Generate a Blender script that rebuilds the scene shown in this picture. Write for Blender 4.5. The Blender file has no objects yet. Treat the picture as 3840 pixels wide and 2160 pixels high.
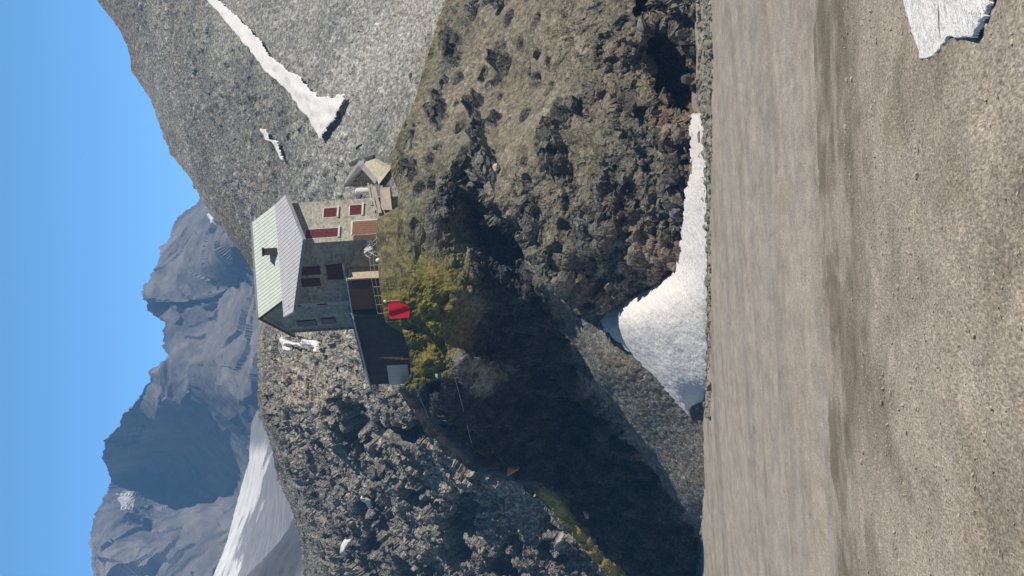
import bpy, bmesh, math, random
import numpy as np
from mathutils import Vector, Matrix

# ------------------------------------------------------------------ camera, world, sun
SC = bpy.context.scene
F, CX, CY = 8000.0, 1080.0, 1920.0            # focal length and centre of the 2160 x 3840 portrait frame
PITCH, ROLL = math.radians(2.36), math.radians(3.6)
R0 = np.array([1.0, 0, 0]); FW = np.array([0, math.cos(PITCH), math.sin(PITCH)])
U0 = np.array([0, -math.sin(PITCH), math.cos(PITCH)])
RT = math.cos(ROLL) * R0 - math.sin(ROLL) * U0      # towards the right of the upright frame
DN = -math.cos(ROLL) * U0 - math.sin(ROLL) * R0     # towards its bottom

cam = bpy.data.cameras.new('camera')
cam_ob = bpy.data.objects.new('camera', cam)
SC.collection.objects.link(cam_ob)
# the phone was held so that the picture lies on its side: picture right = down, picture up = right
m = Matrix(((DN[0], RT[0], -FW[0], 0), (DN[1], RT[1], -FW[1], 0), (DN[2], RT[2], -FW[2], 0), (0, 0, 0, 1)))
cam_ob.matrix_world = m
cam.sensor_fit = 'HORIZONTAL'; cam.sensor_width = 36.0
cam.lens = 36.0 * F / 3840.0
cam.clip_start = 0.5; cam.clip_end = 20000
SC.camera = cam_ob

SUN_EL = math.radians(42)
SUN_H = np.array([1.0, -0.60]); SUN_H /= np.linalg.norm(SUN_H)
sd = Vector((SUN_H[0] * math.cos(SUN_EL), SUN_H[1] * math.cos(SUN_EL), math.sin(SUN_EL)))
world = bpy.data.worlds.new("World"); SC.world = world; world.use_nodes = True
wn, wl = world.node_tree.nodes, world.node_tree.links
wn.clear()
wo = wn.new('ShaderNodeOutputWorld'); wb = wn.new('ShaderNodeBackground'); ws = wn.new('ShaderNodeTexSky')
ws.sky_type = 'NISHITA'; ws.sun_disc = False
ws.sun_elevation = SUN_EL
ws.sun_rotation = math.atan2(SUN_H[0], SUN_H[1])
ws.altitude = 2800; ws.air_density = 1.0; ws.dust_density = 0.15; ws.ozone_density = 4.0
wh = wn.new('ShaderNodeHueSaturation'); wh.inputs['Saturation'].default_value = 1.15; wh.inputs['Hue'].default_value = 0.493
# sky boosted low down, dimmed towards the zenith to keep the shade dark
wt = wn.new('ShaderNodeTexCoord'); wsx = wn.new('ShaderNodeSeparateXYZ'); wmr = wn.new('ShaderNodeMapRange'); wmr.interpolation_type = 'SMOOTHSTEP'
wl.new(wt.outputs['Generated'], wsx.inputs[0]); wl.new(wsx.outputs['Z'], wmr.inputs[0])
wmr.inputs[1].default_value = 0.12; wmr.inputs[2].default_value = 0.55; wmr.inputs[3].default_value = 3.2; wmr.inputs[4].default_value = 0.2
# brightest ahead of the camera, dimmed behind it to cut the fill light
wmy = wn.new('ShaderNodeMapRange'); wmy.interpolation_type = 'SMOOTHSTEP'; wl.new(wsx.outputs['Y'], wmy.inputs[0])
wmy.inputs[1].default_value = -0.2; wmy.inputs[2].default_value = 0.9; wmy.inputs[3].default_value = 0.14; wmy.inputs[4].default_value = 1.0
wmm = wn.new('ShaderNodeMath'); wmm.operation = 'MULTIPLY'; wl.new(wmr.outputs[0], wmm.inputs[0]); wl.new(wmy.outputs[0], wmm.inputs[1])
wvm = wn.new('ShaderNodeVectorMath'); wvm.operation = 'SCALE'
wl.new(ws.outputs[0], wh.inputs['Color']); wl.new(wh.outputs[0], wvm.inputs[0]); wl.new(wmm.outputs[0], wvm.inputs['Scale'])
wl.new(wvm.outputs[0], wb.inputs[0]); wb.inputs[1].default_value = 0.12
wl.new(wb.outputs[0], wo.inputs[0])

sun = bpy.data.lights.new('sun', 'SUN'); sun.energy = 5.0; sun.angle = math.radians(0.5)
sun.color = (1.0, 0.92, 0.80)
sun_ob = bpy.data.objects.new('sun', sun); SC.collection.objects.link(sun_ob)
sun_ob.rotation_euler = sd.to_track_quat('Z', 'Y').to_euler()
SC.view_settings.view_transform = 'Standard'; SC.view_settings.look = 'None'
SC.view_settings.exposure = 0.15; SC.view_settings.gamma = 1.0
SC.cycles.max_bounces = 4; SC.cycles.volume_bounces = 0

# ------------------------------------------------------------------ helpers
COL = SC.collection
def at(X, Y, D):
    """point at distance D (along y) that the frame shows at X, Y"""
    X = np.asarray(X, dtype=np.float64); Y = np.asarray(Y, dtype=np.float64); D = np.asarray(D, dtype=np.float64)
    v = FW * F + (X - CX)[..., None] * RT + (Y - CY)[..., None] * DN
    return v * (D / v[..., 1])[..., None]
def ray(X, Y):
    v = FW * F + (X - CX) * RT + (Y - CY) * DN
    return v / np.linalg.norm(v)

RS = np.random.RandomState(11)
PERM = np.tile(RS.permutation(256), 3).astype(np.int32)
GR = RS.normal(size=(256, 3)); GR = (GR / np.linalg.norm(GR, axis=1)[:, None]).astype(np.float32)
RND = RS.rand(256, 3).astype(np.float32)
def perlin(P):
    P = P.astype(np.float32)
    i = np.floor(P).astype(np.int32); f = P - i; i &= 255
    w = f * f * f * (f * (f * 6 - 15) + 10)
    out = np.zeros(P.shape[:-1], np.float32)
    for a in (0, 1):
        wa = w[..., 0] if a else 1 - w[..., 0]
        pa = PERM[i[..., 0] + a]
        for b in (0, 1):
            wb_ = w[..., 1] if b else 1 - w[..., 1]
            pb = PERM[pa + ((i[..., 1] + b) & 255)]
            for c in (0, 1):
                wc = w[..., 2] if c else 1 - w[..., 2]
                g = GR[PERM[pb + ((i[..., 2] + c) & 255)]]
                d = (f[..., 0] - a) * g[..., 0] + (f[..., 1] - b) * g[..., 1] + (f[..., 2] - c) * g[..., 2]
                out += wa * wb_ * wc * d
    return out * 1.6
def fbm(P, sc, octv=4, gain=0.5, off=0.0):
    o = 0; a = 1.0; t = 0
    P = P / sc + off
    for k in range(octv):
        o = o + a * perlin(P); t += a; a *= gain; P = P * 2.03 + 17.3
    return o / t * 1.3
def ridged(P, sc, octv=4, gain=0.55, off=0.0):
    o = 0; a = 1.0; t = 0
    P = P / sc + off
    for k in range(octv):
        o = o + a * (1 - 2 * np.abs(perlin(P))); t += a; a *= gain; P = P * 2.1 + 9.7
    return o / t
def worley(P, sc, off=0.0):
    """distance to the nearest cell point and that cell's random number"""
    P = (P / sc + off).astype(np.float32)
    i = np.floor(P).astype(np.int32); f = P - i
    best = np.full(P.shape[:-1], 9.0, np.float32); cid = np.zeros(P.shape[:-1], np.int32)
    for a in (-1, 0, 1):
        for b in (-1, 0, 1):
            for c in (-1, 0, 1):
                h = PERM[PERM[PERM[(i[..., 0] + a) & 255] + ((i[..., 1] + b) & 255)] + ((i[..., 2] + c) & 255)]
                r = RND[h]
                d = (r[..., 0] + a - f[..., 0]) ** 2 + (r[..., 1] + b - f[..., 1]) ** 2 + (r[..., 2] + c - f[..., 2]) ** 2
                mk = d < best
                best = np.where(mk, d, best); cid = np.where(mk, h, cid)
    return np.sqrt(best), RND[cid][..., 1]
def blocks(P, sc, off=0.0, tilt=1.0):
    """angular broken rock: every cell is a plane of its own height and tilt"""
    Q = (P / sc + off).astype(np.float32)
    i = np.floor(Q).astype(np.int32); f = Q - i
    best = np.full(P.shape[:-1], 9.0, np.float32); val = np.zeros(P.shape[:-1], np.float32)
    for a in (-1, 0, 1):
        for b in (-1, 0, 1):
            for c in (-1, 0, 1):
                h = PERM[PERM[PERM[(i[..., 0] + a) & 255] + ((i[..., 1] + b) & 255)] + ((i[..., 2] + c) & 255)]
                r = RND[h]
                dx, dy, dz = f[..., 0] - a - r[..., 0], f[..., 1] - b - r[..., 1], f[..., 2] - c - r[..., 2]
                d = dx * dx + dy * dy + dz * dz
                mk = d < best
                g = GR[(h + 31) & 255]
                val = np.where(mk, (RND[(h + 77) & 255][..., 0] - 0.5) + tilt * (g[..., 0] * dx + g[..., 1] * dy + g[..., 2] * dz), val)
                best = np.where(mk, d, best)
    return val
def ss(a, b, x):
    t = np.clip((x - a) / (b - a), 0, 1); return t * t * (3 - 2 * t)
def mix(a, b, t):
    return a + (b - a) * t
def cmix(c, col, t):
    return c + (np.array(col, np.float32) - c) * t[..., None]
def ramp(x, pts):
    pts = sorted(pts); return np.interp(x, [p[0] for p in pts], [p[1] for p in pts])
def rbf(pts, smooth=0.0):
    """smooth surface through scattered (X, Y, value) points"""
    p = np.array(pts, float); q = p[:, :2] / 1000; n = len(p)
    def k(r2): return 0.5 * r2 * np.log(r2 + 1e-9)
    A = k(((q[:, None] - q[None]) ** 2).sum(-1)) + np.eye(n) * smooth
    M = np.zeros((n + 3, n + 3)); M[:n, :n] = A; M[:n, n] = 1; M[:n, n + 1:] = q; M[n, :n] = 1; M[n + 1:, :n] = q.T
    w = np.linalg.solve(M, np.concatenate([p[:, 2], np.zeros(3)]))
    def f(X, Y):
        x = np.asarray(X, float) / 1000; y = np.asarray(Y, float) / 1000
        o = w[n] + w[n + 1] * x + w[n + 2] * y
        for j in range(n):
            o = o + w[j] * k((x - q[j, 0]) ** 2 + (y - q[j, 1]) ** 2)
        return o
    return f
def grid_normal(P):
    du = np.gradient(P, axis=1); dv = np.gradient(P, axis=0)
    n = np.cross(du, dv); n /= np.linalg.norm(n, axis=-1)[..., None] + 1e-9
    s = np.where((n * P).sum(-1) > 0, -1.0, 1.0)      # face the valley (the viewer's side)
    return n * s[..., None]

def grid_mesh(name, P, mat, col=None, smooth=False, keep=None):
    ny, nx = P.shape[:2]
    idx = np.arange(ny * nx).reshape(ny, nx)
    q = np.stack([idx[:-1, :-1], idx[1:, :-1], idx[1:, 1:], idx[:-1, 1:]], -1)
    if keep is not None:
        kq = keep[:-1, :-1] & keep[1:, :-1] & keep[1:, 1:] & keep[:-1, 1:]
        q = q[kq]
    q = q.reshape(-1, 4)
    V = P.reshape(-1, 3); C_ = None if col is None else col.reshape(-1, 3)
    if keep is not None:
        used = np.zeros(len(V), bool); used[q.ravel()] = True
        remap = np.cumsum(used) - 1
        V = V[used]; q = remap[q]
        if C_ is not None: C_ = C_[used]
    me = bpy.data.meshes.new(name)
    me.vertices.add(len(V)); me.vertices.foreach_set('co', V.astype(np.float32).ravel())
    me.loops.add(len(q) * 4); me.loops.foreach_set('vertex_index', q.astype(np.int32).ravel())
    me.polygons.add(len(q)); me.polygons.foreach_set('loop_start', np.arange(0, len(q) * 4, 4, dtype=np.int32))
    me.polygons.foreach_set('use_smooth', np.full(len(q), smooth, bool))
    me.update(calc_edges=True); me.validate()
    if C_ is not None:
        ca = me.color_attributes.new('tint', 'FLOAT_COLOR', 'POINT')
        ca.data.foreach_set('color', np.concatenate([np.clip(C_, 0, 1), np.ones((len(C_), 1))], 1).astype(np.float32).ravel())
    me.materials.append(mat)
    o = bpy.data.objects.new(name, me); COL.objects.link(o)
    return o

def struct(o): o['kind'] = 'structure'; return o
def tag(o, label, cat, group=None):
    o['label'] = label; o['category'] = cat
    if group: o['group'] = group
    return o
def empty(name, loc):
    o = bpy.data.objects.new(name, None); COL.objects.link(o); o.location = loc; return o
def obj(name, bm, mat, parent=None, smooth=False, label=None):
    bmesh.ops.recalc_face_normals(bm, faces=bm.faces)
    me = bpy.data.meshes.new(name); bm.to_mesh(me); bm.free()
    if smooth:
        me.polygons.foreach_set('use_smooth', np.full(len(me.polygons), True, bool))
    me.materials.append(mat)
    o = bpy.data.objects.new(name, me); COL.objects.link(o)
    if parent:
        o.parent = parent
        bpy.context.view_layer.update()
        o.matrix_parent_inverse = parent.matrix_world.inverted()
    if label: o['label'] = label
    return o
def prism(bm, pts, ext):
    """closed solid: polygon pts swept by the vector ext"""
    a = [bm.verts.new(Vector(p)) for p in pts]
    b = [bm.verts.new(Vector(p) + Vector(ext)) for p in pts]
    n = len(a)
    bm.faces.new(a); bm.faces.new(list(reversed(b)))
    for i in range(n):
        bm.faces.new((a[i], b[i], b[(i + 1) % n], a[(i + 1) % n]))
def bar(bm, p, q, r, seg=8, r2=None):
    p = Vector(p); q = Vector(q); d = (q - p)
    rot = d.to_track_quat('Z', 'Y').to_matrix().to_4x4()
    bmesh.ops.create_cone(bm, cap_ends=True, segments=seg, radius1=r, radius2=r if r2 is None else r2, depth=d.length,
                          matrix=Matrix.Translation((p + q) / 2) @ rot)
def box(bm, o, ax, ay, az):
    """box from corner o along three edge vectors"""
    o, ax, ay, az = Vector(o), Vector(ax), Vector(ay), Vector(az)
    prism(bm, [o, o + ax, o + ax + ay, o + ay], az)

# ------------------------------------------------------------------ materials
def new_mat(name):
    mt = bpy.data.materials.new(name); mt.use_nodes = True
    n, l = mt.node_tree.nodes, mt.node_tree.links
    b = n['Principled BSDF']; b.inputs['Roughness'].default_value = 0.9
    b.inputs['Specular IOR Level'].default_value = 0.15
    return mt, n, l, b
def tint_mat(name, fine, amt=0.5, bump=0.0, cell=None, cell_amt=0.6, rough=0.95, along=1.0, mid=0):
    """colour from the surface's own tint layer, broken up by fine grain and by stones of different greys"""
    mt, n, l, b = new_mat(name)
    at_ = n.new('ShaderNodeAttribute'); at_.attribute_name = 'tint'
    tc = n.new('ShaderNodeMapping'); tcc = n.new('ShaderNodeTexCoord'); l.new(tcc.outputs['Object'], tc.inputs[0]); tc.inputs['Scale'].default_value = (1, along, 1)
    no = n.new('ShaderNodeTexNoise'); no.inputs['Scale'].default_value = fine; no.inputs['Detail'].default_value = 5
    no.inputs['Roughness'].default_value = 0.7
    l.new(tc.outputs[0], no.inputs['Vector'])
    mr = n.new('ShaderNodeMapRange'); l.new(no.outputs[0], mr.inputs[0])
    mr.inputs[1].default_value = 0.3; mr.inputs[2].default_value = 0.7
    mr.inputs[3].default_value = 1 - amt; mr.inputs[4].default_value = 1 + amt
    mu = n.new('ShaderNodeVectorMath'); mu.operation = 'SCALE'
    l.new(at_.outputs['Color'], mu.inputs[0]); l.new(mr.outputs[0], mu.inputs['Scale'])
    last = mu.outputs[0]
    hgt = no.outputs[0]
    if mid:
        mp2 = n.new('ShaderNodeMapping'); l.new(tcc.outputs['Object'], mp2.inputs[0]); mp2.inputs['Scale'].default_value = (1, 0.3, 1)
        n2 = n.new('ShaderNodeTexNoise'); n2.inputs['Scale'].default_value = mid; n2.inputs['Detail'].default_value = 6; n2.inputs['Roughness'].default_value = 0.75
        l.new(mp2.outputs[0], n2.inputs['Vector'])
        m5 = n.new('ShaderNodeMapRange'); l.new(n2.outputs[0], m5.inputs[0]); m5.inputs[1].default_value = 0.3; m5.inputs[2].default_value = 0.7
        m5.inputs[3].default_value = 0.74; m5.inputs[4].default_value = 1.2
        mu5 = n.new('ShaderNodeVectorMath'); mu5.operation = 'SCALE'; l.new(last, mu5.inputs[0]); l.new(m5.outputs[0], mu5.inputs['Scale']); last = mu5.outputs[0]
    if cell:
        vo = n.new('ShaderNodeTexVoronoi'); vo.inputs['Scale'].default_value = cell
        l.new(tc.outputs[0], vo.inputs['Vector'])
        sx = n.new('ShaderNodeSeparateColor'); l.new(vo.outputs['Color'], sx.inputs[0])
        m2 = n.new('ShaderNodeMapRange'); l.new(sx.outputs[0], m2.inputs[0])
        m2.inputs[3].default_value = 1 - cell_amt; m2.inputs[4].default_value = 1 + cell_amt
        mu2 = n.new('ShaderNodeVectorMath'); mu2.operation = 'SCALE'
        l.new(last, mu2.inputs[0]); l.new(m2.outputs[0], mu2.inputs['Scale']); last = mu2.outputs[0]
        hgt = vo.outputs['Distance']
    l.new(last, b.inputs['Base Color'])
    b.inputs['Roughness'].default_value = rough; b.inputs['Specular IOR Level'].default_value = 0.1
    if bump:
        bp = n.new('ShaderNodeBump'); bp.inputs['Distance'].default_value = bump; bp.inputs['Strength'].default_value = 1
        l.new(hgt, bp.inputs['Height']); l.new(bp.outputs[0], b.inputs['Normal'])
        if cell: bp.invert = True
    return mt
def plain(name, col, var=0.15, scale=3.0, rough=0.8, metal=0.0, spec=0.2, stretch=(1, 1, 1), bump=0.0):
    mt, n, l, b = new_mat(name)
    tc = n.new('ShaderNodeTexCoord'); mp = n.new('ShaderNodeMapping'); mp.inputs['Scale'].default_value = stretch
    no = n.new('ShaderNodeTexNoise'); no.inputs['Scale'].default_value = scale; no.inputs['Detail'].default_value = 6
    no.inputs['Roughness'].default_value = 0.65
    l.new(tc.outputs['Object'], mp.inputs[0]); l.new(mp.outputs[0], no.inputs['Vector'])
    mr = n.new('ShaderNodeMapRange'); l.new(no.outputs[0], mr.inputs[0])
    mr.inputs[1].default_value = 0.3; mr.inputs[2].default_value = 0.7; mr.inputs[3].default_value = 1 - var; mr.inputs[4].default_value = 1 + var
    mu = n.new('ShaderNodeVectorMath'); mu.operation = 'SCALE'; mu.inputs[0].default_value = col
    l.new(mr.outputs[0], mu.inputs['Scale']); l.new(mu.outputs[0], b.inputs['Base Color'])
    b.inputs['Roughness'].default_value = rough; b.inputs['Metallic'].default_value = metal; b.inputs['Specular IOR Level'].default_value = spec
    if bump:
        bp = n.new('ShaderNodeBump'); bp.inputs['Distance'].default_value = bump
        l.new(no.outputs[0], bp.inputs['Height']); l.new(bp.outputs[0], b.inputs['Normal'])
    return mt
def masonry(name, col, scale=3.2, mortar=(0.30, 0.28, 0.23)):
    mt, n, l, b = new_mat(name)
    tc = n.new('ShaderNodeTexCoord'); mp = n.new('ShaderNodeMapping'); mp.inputs['Scale'].default_value = (1, 1, 1.7)
    l.new(tc.outputs['Object'], mp.inputs[0])
    vo = n.new('ShaderNodeTexVoronoi'); vo.inputs['Scale'].default_value = scale; l.new(mp.outputs[0], vo.inputs['Vector'])
    ve = n.new('ShaderNodeTexVoronoi'); ve.feature = 'DISTANCE_TO_EDGE'; ve.inputs['Scale'].default_value = scale
    l.new(mp.outputs[0], ve.inputs['Vector'])
    sx = n.new('ShaderNodeSeparateColor'); l.new(vo.outputs['Color'], sx.inputs[0])
    mr = n.new('ShaderNodeMapRange'); l.new(sx.outputs[0], mr.inputs[0]); mr.inputs[3].default_value = 0.68; mr.inputs[4].default_value = 1.3
    mu = n.new('ShaderNodeVectorMath'); mu.operation = 'SCALE'; mu.inputs[0].default_value = col; l.new(mr.outputs[0], mu.inputs['Scale'])
    st = n.new('ShaderNodeMath'); st.operation = 'LESS_THAN'; st.inputs[1].default_value = 0.07; l.new(ve.outputs['Distance'], st.inputs[0])
    mx = n.new('ShaderNodeMix'); mx.data_type = 'RGBA'; l.new(st.outputs[0], mx.inputs[0]); l.new(mu.outputs[0], mx.inputs[6])
    mx.inputs[7].default_value = (*mortar, 1)
    no = n.new('ShaderNodeTexNoise'); no.inputs['Scale'].default_value = 1.2; no.inputs['Detail'].default_value = 8; l.new(tc.outputs['Object'], no.inputs['Vector'])
    m3 = n.new('ShaderNodeMapRange'); l.new(no.outputs[0], m3.inputs[0]); m3.inputs[1].default_value = 0.3; m3.inputs[2].default_value = 0.7
    m3.inputs[3].default_value = 0.78; m3.inputs[4].default_value = 1.2
    m4 = n.new('ShaderNodeVectorMath'); m4.operation = 'SCALE'; l.new(mx.outputs[2], m4.inputs[0]); l.new(m3.outputs[0], m4.inputs['Scale'])
    l.new(m4.outputs[0], b.inputs['Base Color'])
    bp = n.new('ShaderNodeBump'); bp.inputs['Distance'].default_value = 0.04; l.new(ve.outputs['Distance'], bp.inputs['Height']); l.new(bp.outputs[0], b.inputs['Normal'])
    return mt

M_SCREE = tint_mat('scree', 2.2, 0.45, 0.10, cell=4.6, cell_amt=0.42, along=0.38)
M_SLOPE = tint_mat('slope_rock', 1.1, 0.4, 0.25, cell=1.5, cell_amt=0.4)
M_KNOLL = tint_mat('knoll_rock', 4.5, 0.42, 0.05, cell=6.0, cell_amt=0.28)
M_FAR = tint_mat('far_rock', 0.06, 0.3)
M_GROUND = tint_mat('gravel', 45.0, 0.55, 0.0, cell=95.0, cell_amt=0.3, along=0.14, mid=1.3)
M_SNOW = tint_mat('old_snow', 4.0, 0.10, 0.12)
M_BOULDER = tint_mat('boulder_rock', 5.0, 0.35, 0.05)
M_WALL = masonry('rubble_masonry', (0.35, 0.335, 0.285), mortar=(0.37, 0.35, 0.30))
M_WALL2 = masonry('dry_stone', (0.40, 0.37, 0.30), 3.8, (0.12, 0.11, 0.09))
M_GREEN = plain('green_sheet', (0.68, 0.76, 0.70), 0.08, 1.5, 0.45)
M_LILAC = plain('grey_sheet', (0.58, 0.585, 0.635), 0.08, 1.2, 0.5)
M_LILAC2 = plain('weathered_sheet', (0.30, 0.29, 0.31), 0.12, 2.0, 0.5)
M_RED = plain('red_paint', (0.125, 0.026, 0.024), 0.22, 4, 0.6)
M_DARKWOOD = plain('dark_timber', (0.10, 0.06, 0.045), 0.3, 3, 0.8, stretch=(1, 1, 6))
M_WOOD = plain('brown_timber', (0.24, 0.125, 0.075), 0.25, 3, 0.8, stretch=(6, 6, 1))
M_PALEWOOD = plain('pale_timber', (0.52, 0.42, 0.32), 0.15, 4, 0.8)
M_TRIM = plain('pale_trim', (0.62, 0.60, 0.54), 0.08, 4, 0.7)
M_CHIM = plain('shaded_masonry', (0.06, 0.055, 0.05), 0.3, 6, 0.9)  # near black: the chimney's shaded side, put into the base colour
M_FLAG = plain('flag_cloth', (0.62, 0.015, 0.05), 0.08, 3, 0.8)
M_METAL = plain('galvanised', (0.50, 0.52, 0.52), 0.08, 5, 0.4, 0.5, 0.4)
M_PANEL = plain('panel_sheet', (0.62, 0.66, 0.74), 0.10, 2, 0.5)
M_WHITE = plain('white_plastic', (0.80, 0.80, 0.80), 0.05, 3, 0.5)
M_PLANK = plain('bleached_plank', (0.38, 0.34, 0.285), 0.2, 4, 0.9)
M_CANVAS = plain('canvas', (0.42, 0.42, 0.42), 0.15, 4, 0.9)
M_DARK = plain('dark_rock_wall', (0.075, 0.075, 0.075), 0.3, 2, 0.9)
M_GLASS = plain('dark_pane', (0.03, 0.03, 0.035), 0.1, 2, 0.15, 0, 0.5)
M_BEIGE = plain('stone_slab', (0.46, 0.43, 0.33), 0.28, 3, 0.9, bump=0.05)

# ------------------------------------------------------------------ ground: outwash flat and the near moraine
H = -6.5
def ground_z(x, y):
    # near moraine hump whose crest lies about 50 m out, then the flat
    tilt = 0.0
    hump_crest = 50 + 1.2 * np.sin(x * 0.35 + 0.5)
    k = np.clip(y / hump_crest, 0, None)
    tilt = -0.028 * x * np.clip(y / 50, 0, 1)
    near = tilt - 1.55 - 0.0795 * y + 0.3 * np.sin(np.clip(k, 0, 1) * math.pi * 0.5) 
    crest = -0.028 * x - 1.55 - 0.0795 * hump_crest + 0.3
    drop = crest + (H - crest) * ss(0, 5.0, y - hump_crest)
    return np.where(y < hump_crest, near, drop)
def ground():
    ys = np.concatenate([np.linspace(-20, 5, 20)[:-1], 5 + np.linspace(0, 1, 420) ** 1.5 * 50, np.linspace(55.3, 210, 300), np.geomspace(216, 9000, 40)])
    u = np.linspace(-1, 1, 460)
    YY, UU = np.meshgrid(ys, u, indexing='ij')
    half = 14 + np.clip(YY, 0, None) * 0.17 + np.clip(YY - 210, 0, None) * 1.2
    XX = UU * half
    Z = ground_z(XX, YY)
    P = np.stack([XX, YY, Z], -1)
    nearm = YY < 60
    r1 = fbm(P * [1, 1, 0], 3.0, 4)
    P[..., 2] += np.where(nearm, 0.05, 0.07) * r1 * np.where(YY > 250, 0, 1) + np.where(nearm, 0.022, 0.03) * fbm(P * [1, 1, 0], np.where(nearm, 0.35, 0.9)[..., None], 3, off=5)
    # colour: tan gravel near, grey-tan flat with braided grey channels
    p2 = P * [1, 1, 0]
    c = np.zeros(P.shape, np.float32) + np.array([0.355, 0.312, 0.262], np.float32)
    patch = fbm(p2 * [1, 0.17, 1], 1.3, 5, 0.6, off=3.3)
    damp = ss(-0.05, 0.5, patch) * 0.55 + ss(0.1, 0.7, fbm(p2 * [1, 0.2, 1], 0.45, 4, off=8)) * 0.35
    band = ss(19, 40, YY) * (0.1 + ss(-0.3, 0.2, fbm(p2 * [1, 0.14, 1], 1.9, 4, 0.6, off=41)) * 1.0)
    c = cmix(c, (0.175, 0.148, 0.108), np.clip(damp * 0.75 + band * 0.8, 0, 0.95))
    c = cmix(c, (0.40, 0.355, 0.30), ss(0.1, 0.6, fbm(p2, 4.5, 4, off=12)) * 0.5)
    flat = ss(-0.3, 0.3, YY - 54)
    fc = np.zeros(P.shape, np.float32) + np.array([0.385, 0.343, 0.29], np.float32)
    st = fbm(p2 * [0.25, 1, 1], 5.0, 5, 0.6, off=2.2)
    st2 = ridged(p2 * [0.16, 1, 1] + fbm(p2, 12, 3)[..., None] * 3, 13.0, 4, off=6.1)
    fc = cmix(fc, (0.345, 0.318, 0.285), ss(-0.05, 0.4, st))
    fc = cmix(fc, (0.25, 0.228, 0.195), ss(0.5, 0.95, st2 + 0.25 * fbm(p2 * [.4, 1, 1], 1.5, 3, off=3)) * 0.6)
    fc = cmix(fc, (0.42, 0.38, 0.325), ss(0.15, 0.6, fbm(p2 * [0.4, 1, 1], 4.0, 5, off=22)) * 0.6)
    fc = cmix(fc, (0.235, 0.215, 0.185), ss(0.0, 0.5, fbm(p2 * [0.5, 1, 1], 2.4, 5, 0.65, off=71)) * (0.35 + 0.4 * ss(100, 150, YY)))
    c = c * (1 - flat[..., None]) + fc * flat[..., None]
    struct(grid_mesh('ground', P, M_GROUND, c, smooth=True))
ground()

# ------------------------------------------------------------------ knoll that carries the hut
Z0 = float(at(1271, 1418, 156.6)[2])        # floor level of the hut terrace
TOP = [(-400, 2520), (0, 2285), (95, 2191), (207, 2102), (282, 2042), (349, 1953), (394, 1770), (446, 1699), (528, 1617), (610, 1550),
       (669, 1510), (692, 1500), (759, 1540), (848, 1535), (930, 1505), (1000, 1500), (1440, 1492), (1489, 1472), (1560, 1462), (1653, 1495), (1772, 1552), (1892, 1584),
       (2070, 1640), (2160, 1672), (2600, 1800)]
DTOP = [(-400, 197), (0, 189), (200, 183), (300, 179.5), (350, 175), (394, 173.5), (446, 173), (528, 171), (692, 164), (848, 157), (1000, 152.5), (1261, 151), (1500, 153), (1800, 160), (2160, 168), (2600, 178)]
left_f = rbf([(x, ramp(x, TOP), ramp(x, DTOP)) for x in (-400, 0, 200, 394, 528, 692, 848, 1000, 1261, 1500, 1800, 2160, 2600)] + [
    (1460, 1730, 149), (1300, 1800, 152.5), (1200, 1980, 152), (1000, 1650, 150.6), (1060, 1745, 149.3), (850, 1680, 153.0), (730, 1700, 156.2), (900, 1860, 157.5), (600, 1900, 169), (450, 2050, 174), (700, 2150, 164),
    (1027, 2087, 151.2), (1110, 2035, 148.8), (908, 2140, 152.8), (729, 2215, 155.5), (565, 2335, 157.5), (401, 2450, 160), (950, 2400, 146.5), (800, 2100, 159.5), (600, 2230, 164), (350, 2300, 171), (200, 2480, 168), (60, 2450, 176), (-200, 2600, 182),
    (0, 2650, 176), (300, 2680, 152), (600, 2680, 145.5), (900, 2680, 140), (1300, 2700, 134), (2160, 2700, 120), (1800, 2000, 152), (2160, 2100, 152)], 1e-4)
right_f = rbf([(x, ramp(x, TOP), ramp(x, DTOP)) for x in (-400, 394, 692, 1000, 1261, 1500, 1800, 2160, 2600)] + [
    (1460, 1730, 147), (1200, 1950, 146), (1100, 2050, 145), (1500, 2000, 143.5), (1800, 1750, 154), (2100, 1800, 159), (1800, 2000, 148), (2100, 2050, 150), (1300, 2300, 139.0), (965, 2350, 146.0), (1050, 2200, 147.0), (1180, 2350, 140.5), (1120, 2450, 141),
    (1300, 2130, 142), (1130, 2550, 138.5), (1300, 2650, 134.3), (1600, 2300, 138), (1700, 2100, 142.5), (2000, 2250, 139), (1700, 2560, 130.5), (1900, 2430, 134), (2080, 2400, 129), (1900, 2640, 127), (2160, 2350, 132), (2160, 2640, 121), (2500, 2600, 118),
    (500, 2600, 150), (0, 2650, 165)], 1e-4)
EDGE = [(1520, 1640), (1460, 1735), (1330, 1850), (1210, 1975), (1110, 2045), (1030, 2110), (975, 2225), (945, 2330), (955, 2420), (1045, 2450), (1100, 2500), (1130, 2560), (1150, 2750)]
def edge_x(Y):       # the rim of the front buttress: right of it the rock stands forward
    return np.interp(Y, [p[1] for p in EDGE], [p[0] for p in EDGE])
def knoll_depth(X, Y):
    s = X - edge_x(Y) + 0.0
    t = ss(-15, 75, s)
    return mix(left_f(X, Y), right_f(X, Y), t)
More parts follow.
